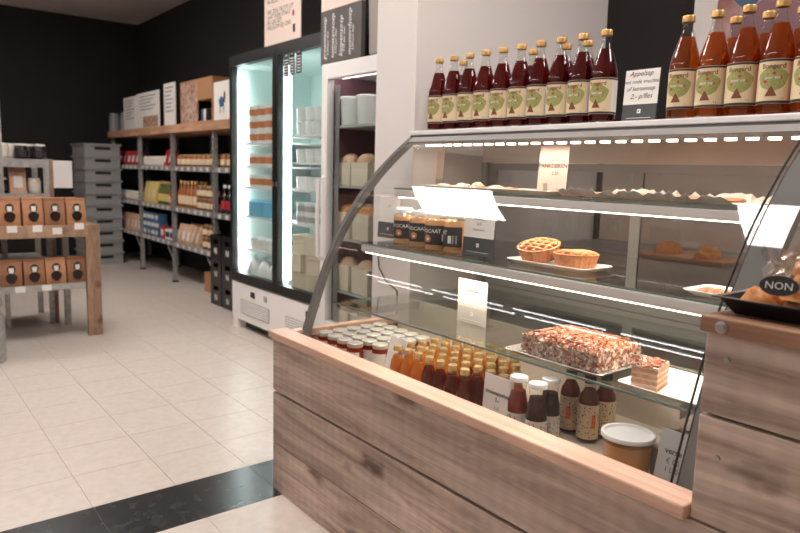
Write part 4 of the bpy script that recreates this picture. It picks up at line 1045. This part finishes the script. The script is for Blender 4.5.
# goods
def simple_jar(name, R, H, body, lid, lab=None, cat='jar', neck=.82, lidh=.014):
    def mk():
        t = thing(name, '', cat)
        MB().lathe([(0, 0), (R*.93, 0), (R, .004), (R, H*.78), (R*neck, H*.9), (R*neck, H-lidh)], 14).build('jar_body', body, t, smooth=True)
        MB().lathe([(0, H), (R*neck*1.02, H), (R*neck*1.08, H-.002), (R*neck*1.08, H-lidh), (R*neck, H-lidh)], 14).build('lid', lid, t, smooth=True)
        if lab: MB().lathe([(R*1.01, H*.18), (R*1.01, H*.62)], 14).build('label_band', lab, t, smooth=True)
        return t
    return Proto(mk)
def tall_bottle(name, R, H, body, lid, lab):
    def mk():
        t = thing(name, '', 'bottle')
        MB().lathe([(0, 0), (R*.93, 0), (R, .004), (R, H*.56), (R*.85, H*.64), (R*.42, H*.76), (R*.38, H*.9)], 14).build('bottle_body', body, t, smooth=True)
        MB().lathe([(0, H), (R*.42, H), (R*.46, H-.003), (R*.46, H*.88), (R*.4, H*.88)], 14).build('cap', lid, t, smooth=True)
        MB().lathe([(R*1.01, H*.14), (R*1.01, H*.46)], 14).build('label_band', lab, t, smooth=True)
        return t
    return Proto(mk)
def pouch(name, w_, d_, h_, body, lab, cat='bag'):
    def mk():
        t = thing(name, '', cat)
        mb = MB(); nz = 6; vs = []
        for k in range(nz+1):
            f = k/nz; dd = d_/2*(1-f**2.2)+.003; ww = w_/2*(1-.05*math.sin(f*PI))
            vs += [(-ww, -dd, f*h_), (0, -dd*1.15, f*h_), (ww, -dd, f*h_), (ww, dd, f*h_), (0, dd*1.15, f*h_), (-ww, dd, f*h_)]
        fs = [(6*k+i, 6*k+(i+1) % 6, 6*k+6+(i+1) % 6, 6*k+6+i) for k in range(nz) for i in range(6)]+[(5, 4, 3, 2, 1, 0), tuple(range(6*nz, 6*nz+6))]
        mb.add(vs, fs).build('pouch_body', body, t, smooth=False)
        if lab: MB().add([(x, -d_/2*(1-(z/h_)**2.2)*1.16-.006, z) for x, z in ((-w_*.26, h_*.22), (w_*.26, h_*.22), (w_*.26, h_*.66), (-w_*.26, h_*.66))], [(0, 1, 2, 3)]).build('pouch_label', lab, t)
        return t
    return Proto(mk)
def carton(name, w_, d_, h_, body, lab=None):
    def mk():
        t = thing(name, '', 'box')
        MB().box(-w_/2, w_/2, -d_/2, d_/2, 0, h_).build('box_body', body, t, bevel=.003)
        if lab: MB().box(-w_*.38, w_*.38, -d_/2-.0012, -d_/2-.0002, h_*.25, h_*.75).build('box_label', lab, t)
        return t
    return Proto(mk)
BAY = ['far left bay', 'second bay', 'third bay', 'bay beside the fridge']
LVL = ['lowest', 'middle', 'top']
def fill(pr, b, l, f0, f1, n, depth, what, grp, rows=1, stack=1, sh=0):
    ya, yb = RPOST[b]-.05, RPOST[b+1]+.05
    for r in range(rows):
        for i in range(n):
            y = ya+(yb-ya)*(f0+(f1-f0)*(i+.5)/n)
            for k in range(stack):
                tail = '%s from left%s%s' % (ORD[i], ', back row' if r else '', ', layer %s' % ['one', 'two', 'three'][k] if stack > 1 else '')
                pr.put((RX+.07+r*depth, y, RZ[l]+.0005+k*sh), FACE+random.uniform(-.15, .15), '%s, %s shelf, %s, %s' % (what, LVL[l], BAY[b], tail), grp)
jar_or = simple_jar('preserve_jar', .042, .12, 'amber_jar', 'gold_lid', 'cream_label')
jar_pale = simple_jar('pale_jar', .042, .105, 'pale_jar', 'white_lid', 'white_label')
jar_brown = simple_jar('brown_jar', .042, .12, 'brown_jar', 'gold_lid', 'cream_label')
bot_amber = tall_bottle('amber_bottle', .04, .27, 'amber_jar', 'gold_cap', 'cream_label')
bot_dark = tall_bottle('dark_bottle', .038, .26, 'dark_bottle', 'white_lid', 'red_pack')
bot_green = tall_bottle('green_bottle', .037, .25, 'green_glass', 'gold_cap', 'yellow_pack')
red_bag = pouch('red_pouch', .13, .08, .17, 'red_pack', 'white_label')
yel_bag = pouch('yellow_pouch', .14, .09, .24, 'yellow_pack', 'cream_label')
tan_bag = pouch('tan_pouch', .112, .08, .20, 'tan_pack', 'white_label')
blue_box = carton('blue_box', .13, .10, .085, 'blue_dark', 'white_label')
red_box = carton('red_box', .09, .09, .13, 'red_pack', 'white_label')
bw_box = carton('black_white_box', .11, .09, .11, 'white', 'black')
fill(red_bag, 0, 2, .0, 1, 6, .1, 'red pouch', 'red pouches')
fill(jar_pale, 1, 2, .0, .70, 7, .1, 'pale lidded jar', 'pale jars')
fill(red_bag, 1, 2, .72, 1.0, 2, .1, 'red pouch', 'red pouches')
fill(jar_or, 2, 2, .0, 1, 8, .1, 'amber preserve jar', 'amber preserve jars', rows=2)
fill(jar_or, 3, 2, .0, .7, 5, .1, 'amber preserve jar', 'amber preserve jars')
fill(jar_pale, 0, 1, .0, 1, 8, .1, 'pale lidded jar', 'pale jars')
fill(yel_bag, 1, 1, .0, .45, 3, .1, 'yellow pouch', 'yellow pouches')
fill(bot_green, 1, 1, .48, .82, 4, .1, 'green bottle with yellow label', 'green bottles')
fill(red_box, 1, 1, .85, 1.0, 1, .1, 'small red box', 'red boxes')
fill(bot_amber, 2, 1, .0, .5, 5, .1, 'tall amber bottle', 'amber bottles', rows=2)
fill(jar_brown, 2, 1, .52, 1, 4, .1, 'brown jar with cream label', 'brown jars', stack=2, sh=.1205)
fill(bot_dark, 3, 1, .0, .8, 7, .1, 'dark bottle with red label', 'dark bottles')
fill(tan_bag, 0, 0, .0, 1, 7, .1, 'tan paper pouch', 'tan pouches')
fill(blue_box, 1, 0, .0, .55, 4, .1, 'flat blue box', 'blue boxes', stack=3, sh=.0855)
fill(red_box, 1, 0, .58, .7, 1, .1, 'small red box', 'red boxes')
fill(bw_box, 1, 0, .74, 1.0, 2, .1, 'white box with black panel', 'black and white boxes')
fill(tan_bag, 2, 0, .0, .64, 5, .11, 'tan paper pouch', 'tan pouches', rows=2)
fill(jar_brown, 2, 0, .66, 1, 3, .1, 'brown jar with cream label', 'brown jars', stack=2, sh=.1205)
# standing on the wooden top
def top_sign(name, label, px0, px1, py0, m, prn=None, X=RX+.06, th=.012, cat='sign', lines=6, pic=None):
    a, b = at(px0, py0+20, X=X), at(px1, py0+20, X=X); h = at((px0+px1)/2, py0, X=X).z-1.63; w_ = a.y-b.y
    t = thing(name, label, cat, (X, (a.y+b.y)/2, 1.63), FACE)
    C = MB().box(-w_/2, w_/2, -th, 0, 0, h).build('panel', m, t)
    p = MB(); pl_ = lambda u, v: (u, -th-.0008, v)
    for k in range(lines):
        v = h*(.88-.09*k); p.poly([(-w_*.36, v), (w_*(.36-.1*(k % 3)), v), (w_*(.36-.1*(k % 3)), v+h*.03), (-w_*.36, v+h*.03)], pl_, 0)
    if pic: p.poly([(w_*pic[0], h*pic[1]), (w_*pic[2], h*pic[1]), (w_*pic[2], h*pic[3]), (w_*pic[0], h*pic[3])], pl_, 1)
    stuff(p.build('print', ['greybox', prn or 'photo_a', 'ink'], C)); return t
top_sign('info_sign', 'white text sign on the rack top, leftmost of three', 125, 137, 97, 'paper', lines=7)
top_sign('info_sign', 'white sign with text above a brown photograph on rack top', 138, 160, 92, 'paper', pic=(-.22, .04, .46, .34), lines=5)
top_sign('info_sign', 'narrow white text sign beside the wooden display box on rack', 165, 176, 83, 'paper', lines=7)
t = top_sign('framed_picture', 'white picture of a dark animal drawing on rack top by the fridge', 215, 233, 81, 'paper', lines=0, cat='picture')
p = MB(); pl_ = lambda u, v: (u, -.0132, v)
p.blob(-.02, .17, .06, .045, pl_, 0, 18, .1); p.blob(.045, .21, .022, .05, pl_, 1, 14, .1); p.poly([(-.06, .07), (-.045, .07), (-.04, .16), (-.055, .16)], pl_, 0); p.poly([(.02, .07), (.035, .07), (.03, .16), (.015, .16)], pl_, 0)
stuff(p.build('drawing', ['blue_dark', 'trunk_brown'], t.children[0]))
a, b = at(176, 100, X=RX+.03), at(213, 100, X=RX+.03)
h = at(190, 81, X=RX+.05).z-1.63
dbx = thing('display_box', 'brown wooden display box with a colourful picture and open shelf on rack', 'display box', (RX+.14, (a.y+b.y)/2-.03, 1.63), FACE)
w_ = (a.y-b.y)*.86
MB().box(-w_/2, w_/2, -.10, .12, 0, .02).build('bottom_panel', 'cardboard', dbx)
MB().box(-w_/2, w_/2, -.10, .12, h-.02, h).build('top_panel', 'cardboard', dbx)
for u in (-w_/2, w_/2-.02): MB().box(u, u+.02, -.10, .12, .0201, h-.0201).build('side_panel', 'cardboard', dbx)
MB().box(-w_/2+.0201, w_/2-.0201, .10, .1199, .0201, h-.0201).build('back_panel', 'kraft_dark', dbx)
MB().box(-w_/2+.0201, w_*.05, -.10, -.09, .0201, h-.0201).build('picture_panel', 'photo_a', dbx)
MB().box(w_*.05+.001, w_/2-.0201, -.10, .09, h*.52, h-.0201).build('upper_panel', 'cardboard', dbx)
for k in range(3): MB().box(w_*.1+k*.06, w_*.1+k*.06+.045, -.08, .02, .0205, .13).build('booklet', ['blue_dark', 'paper', 'label_black'][k], dbx)
for i, x in enumerate((114.5, 121.5)):
    c = at(x, 118, X=RX+.08); t = thing('glass_vase', 'dark grey glass vase at the far left end of rack top, %s one' % ('left' if i == 0 else 'right'), 'vase', (RX+.08+.05*i, c.y, 1.63), 0, 'glass vases')
    MB().lathe([(0, .004), (.055, 0), (.065, .006), (.065, .19), (.055, .21), (.058, .225), (.054, .225), (.050, .21), (.060, .19), (.060, .01), (0, .008)], 18).build('vase_body', 'crate_grey', t, smooth=True)
    MB().lathe([(0, .235), (.05, .235), (.06, .226), (.05, .226)], 18).build('vase_lid', 'card_light', t, smooth=True)
# crates
def grey_crate():
    t = thing('grey_crate', '', 'crate'); w_, d_, h_ = .20, .30, .146
    b = MB().box(-w_, w_, -d_, d_, 0, .012).build('crate_floor', 'crate_grey', t)
    for nm, bx in (('crate_side', (-w_, -w_+.012, -d_, d_)), ('crate_side', (w_-.012, w_, -d_, d_)), ('crate_end', (-w_+.0121, w_-.0121, -d_, -d_+.012)), ('crate_end', (-w_+.0121, w_-.0121, d_-.012, d_))):
        o = MB().box(*bx, .0121, h_-.022).build(nm, 'crate_grey', t)
        if nm == 'crate_end': MB().box(-.09, .09, bx[2]-.001 if bx[2] < 0 else bx[3], bx[2]-.0001 if bx[2] < 0 else bx[3]+.001, .07, .105).build('hand_slot', 'crate_dark', o)
        elif nm == 'crate_side':
            for k in range(4): MB().box(bx[0]-.004 if bx[0] < 0 else bx[1], bx[0]-.0001 if bx[0] < 0 else bx[1]+.004, -d_+.07+k*.15, -d_+.09+k*.15, .02, h_-.03).build('crate_rib', 'crate_grey', o)
    MB().box(-w_-.018, w_+.018, -d_-.018, -d_+.012, h_-.0219, h_-.002).box(-w_-.018, w_+.018, d_-.012, d_+.018, h_-.0219, h_-.002).box(-w_-.018, -w_+.012, -d_+.012, d_-.012, h_-.0219, h_-.002).box(w_-.012, w_+.018, -d_+.012, d_-.012, h_-.0219, h_-.002).build('crate_rim', 'crate_grey', t)
    return t
gc = Proto(grey_crate)
for k in range(10): gc.put((2.265, 8.98, .001+k*.146), .0, 'grey plastic crate in tall stack by the black wall, %s' % ('bottom one' if k == 0 else 'topmost' if k == 9 else ORD[k]+' from the floor'), 'stacked grey crates')
def black_crate():
    t = thing('bottle_crate', '', 'crate'); w_, d_, h_ = .115, .15, .208     # front faces -Y
    MB().box(-w_, w_, -d_, d_, 0, .01).build('crate_floor', 'black_plastic', t)
    for bx in ((-w_, -w_+.01, -d_, d_), (w_-.01, w_, -d_, d_), (-w_+.0101, w_-.0101, d_-.01, d_)): MB().box(*bx, .0101, h_).build('crate_side', 'black_plastic', t)
    f = MB().box(-w_+.0101, w_-.0101, -d_, -d_+.01, .0101, .13).box(-w_+.0101, w_-.0101, -d_, -d_+.01, .17, h_).box(-w_+.0101, -.05, -d_, -d_+.01, .13, .17).box(.05, w_-.0101, -d_, -d_+.01, .13, .17).build('crate_front', 'black_plastic', t)
    p = MB(); p.text('N', .075, 0, .045, lambda u, v: (u, -d_-.0008, v), 0, bold=.002)
    stuff(p.build('emblem', ['white_ink'], f)); return t
bc = Proto(black_crate)
for c, (y, nm) in enumerate(((5.66, 'left column'), (5.415, 'right column'))):
    for k in range(3): bc.put((2.545, y, .001+.2085*k), FACE, 'black bottle crate with white emblem, %s, %s' % (nm, ['bottom', 'middle', 'top'][k]), 'black bottle crates')
cbx = thing('cardboard_box', 'brown cardboard box on the floor under the rack by black crates', 'box', (2.72, 6.22, 0))
MB().box(-.14, .14, -.16, .16, 0, .19).build('box_body', 'cardboard', cbx, bevel=.003)
for s in (-1, 1): MB().box(-.14 if s < 0 else .0015, -.0015 if s < 0 else .14, -.16, .16, .1905, .194).build('box_flap', 'cardboard', cbx)

# ================================================================== COFFEE TABLE WITH KRAFT BAGS
TY = 5.06
tb = thing('display_table', 'rough wooden framed display table with lower metal shelf holding kraft bags', 'table', (.35, TY, 0))
def tpart(mb, name, mats, parent=None, **kw):
    mb.v = [(x-.35, y-TY, z) for x, y, z in mb.v]; return mb.build(name, mats, parent or tb, **kw)
tpart(MB().box(-.52, 1.285, TY, TY+.045, .712, .795), 'apron_beam', 'table_wood', bevel=.003)
for x in (-.52, 1.19): tpart(MB().box(x, x+.095, TY, TY+.045, 0, .7119), 'front_leg', 'table_wood', bevel=.003)
tpart(MB().box(-.52, 1.285, TY+.046, TY+.47, .765, .79), 'table_top', 'table_wood', bevel=.003)
s = tpart(MB().box(-.5, 1.17, TY+.02, TY+.45, .372, .378), 'lower_shelf', 'galv')
tpart(MB().box(-.42, 1.18, TY-.002, TY+.0195, .350, .392), 'shelf_rail', 'galv', s)
for x in (-.42, 1.13): tpart(MB().box(x, x+.04, TY+.43, TY+.47, 0, .764), 'rear_leg', 'galv')
for x, z in ((.74, .755), (.89, .755), (1.01, .735), (1.15, .765)): tpart(MB().box(x-.03, x+.03, TY-.004, TY-.0005, z, z+.045), 'price_tag', 'marker')
for x in (.77, .93): tpart(MB().box(x-.03, x+.03, TY-.006, TY-.003, .352, .392), 'price_tag', 'marker', s)
def kraft_bag(h, m):
    def mk():
        t = thing('kraft_bag', '', 'bag'); w_, d_ = .126, .09
        mb = MB(); nz = 6; vs = []
        for k in range(nz+1):
            f = k/nz; dd = d_/2*(1-.75*max(0, f-.45)**1.3/.46); vs += [(-w_/2, -dd, f*h), (0, -dd-.006*math.sin(f*PI), f*h), (w_/2, -dd, f*h), (w_/2, dd, f*h), (0, dd, f*h), (-w_/2, dd, f*h)]
        mb.add(vs, [(6*k+i, 6*k+(i+1) % 6, 6*k+6+(i+1) % 6, 6*k+6+i) for k in range(nz) for i in range(6)]+[(5, 4, 3, 2, 1, 0), tuple(range(6*nz, 6*nz+6))])
        mb.build('bag_body', m, t)
        MB().box(-w_/2-.001, w_/2+.001, -.017, .017, h-.004, h+.012).build('folded_top', m, t)
        p = MB(); wr = lambda u, v: (u, -d_/2-.0075, v)
        p.blob(0, .125 if h > .15 else .11, .026, .028, wr, 0, 14); p.poly([(-.012, .10), (.012, .10), (.016, .135), (-.016, .135)], lambda u, v: (u, -d_/2-.008, v), 1); p.blob(0, .066, .034, .036, wr, 2, 14, .08)
        stuff(p.build('bag_print', ['ink', 'white_ink', 'dark_bottle'], t)); return t
    return Proto(mk)
k1, k2 = kraft_bag(.175, 'kraft'), kraft_bag(.175, 'kraft_dark')
xs = [.15, .285, .42, .555, .69, .825, .96, 1.095]
xs = [x+.05 for x in xs]
for i, x in enumerate(xs):
    (k1 if i % 3 else k2).put((x, TY+.095, .7905), random.uniform(-.1, .1), 'kraft paper bag standing on the table top, %s from the right end' % ORD[7-i], 'kraft bags on the table')
    k1.put((x-.03, TY+.22, .7905), random.uniform(-.1, .1), 'kraft paper bag in the back row on table top, %s from the right end' % ORD[7-i], 'kraft bags on the table')
    (k2 if i % 3 else k1).put((x-.005, TY+.10, .3785), random.uniform(-.12, .12), 'kraft paper bag on lower metal shelf, %s from the right end' % ORD[7-i], 'kraft bags on the lower shelf')
# metal rack behind the table
AY = 5.62
ar = thing('aisle_rack', 'galvanised free standing rack behind the wooden table, jars on its upper shelf', 'shelving', (.3, AY, 0))
def apart(mb, name, mats, parent=None, **kw):
    mb.v = [(x-.3, y-AY, z) for x, y, z in mb.v]; return mb.build(name, mats, parent or ar, **kw)
for x, zt in ((1.045, 1.245), (-.5, 1.245)):
    for y in (AY, AY+.44):
        apart(MB().box(x, x+.04, y, y+.004, 0, zt).box(x+.036, x+.04, y+.004, y+.03, 0, zt), 'post', 'galv')
apart(MB().box(.752, .782, AY-.03, AY-.001, 0, 1.70), 'tall_post', 'galv')
apart(MB().box(1.087, 1.112, AY, AY+.03, 0, 1.245), 'wood_post', 'table_wood')
for z in (1.235, .985, .5):
    s = apart(MB().box(-.5, 1.04, AY+.006, AY+.44, z-.005, z), 'shelf', 'galv')
    apart(MB().box(-.49, 1.043, AY-.012, AY-.0005, z-.055, z+.005), 'shelf_rail', 'galv', s)
jd = simple_jar('dark_jar', .045, .115, 'dark_bottle', 'white_lid', 'label_black')
jw = simple_jar('cream_jar', .045, .115, 'pale_jar', 'white_lid', 'white_label')
for i, x in enumerate((2, 11, 21, 30, 39)):
    c = at(x, 145, Y=AY+.06)
    (jd if i > 1 else jw).put((c.x, AY+.06+.1*(i % 2), 1.2355), 0, '%s on upper shelf of the free standing rack, %s from left' % ('dark jar with white lid' if i > 1 else 'cream jar', ORD[i]), 'jars on the free standing rack')
for i, x in enumerate((-14, 2, 18, 35)):
    c = at(x, 200, Y=AY+.1)
    [jar_brown, jd, tan_bag, jw][i].put((c.x, AY+.1, .9855), 0, ['brown jar with cream label on middle shelf of free standing rack', 'dark jar on middle shelf of free standing rack', 'tan pouch on middle shelf of free standing rack', 'cream jar on middle shelf of free standing rack'][i], 'goods on the free standing rack')
apart(MB().box(1.1125, 1.245, AY+.005, AY+.20, 1.03, 1.235), 'end_panel', 'white', bevel=.003)
# milk churn
mc = thing('milk_churn', 'dented aluminium milk churn on the floor left of the wooden table', 'milk can', (.475, 4.72, 0))
MB().lathe([(0, .004), (.145, 0), (.15, .01), (.15, .27), (.142, .30), (.11, .345), (.09, .36), (.09, .40), (.10, .405), (.10, .42), (.085, .42), (.085, .36), (0, .355)], 30).build('churn_body', 'galv', mc, smooth=True)
MB().tube([(.09+.05*math.sin(a)*1.0, 0, .36-.045*math.cos(a)) for a in [i*PI/8 for i in range(9)]], .006, 8).build('handle', 'galv', mc, smooth=True)
MB().lathe([(0, .45), (.03, .448), (.09, .436), (.098, .4205), (0, .4205)], 30).build('lid', 'galv', mc, smooth=True)
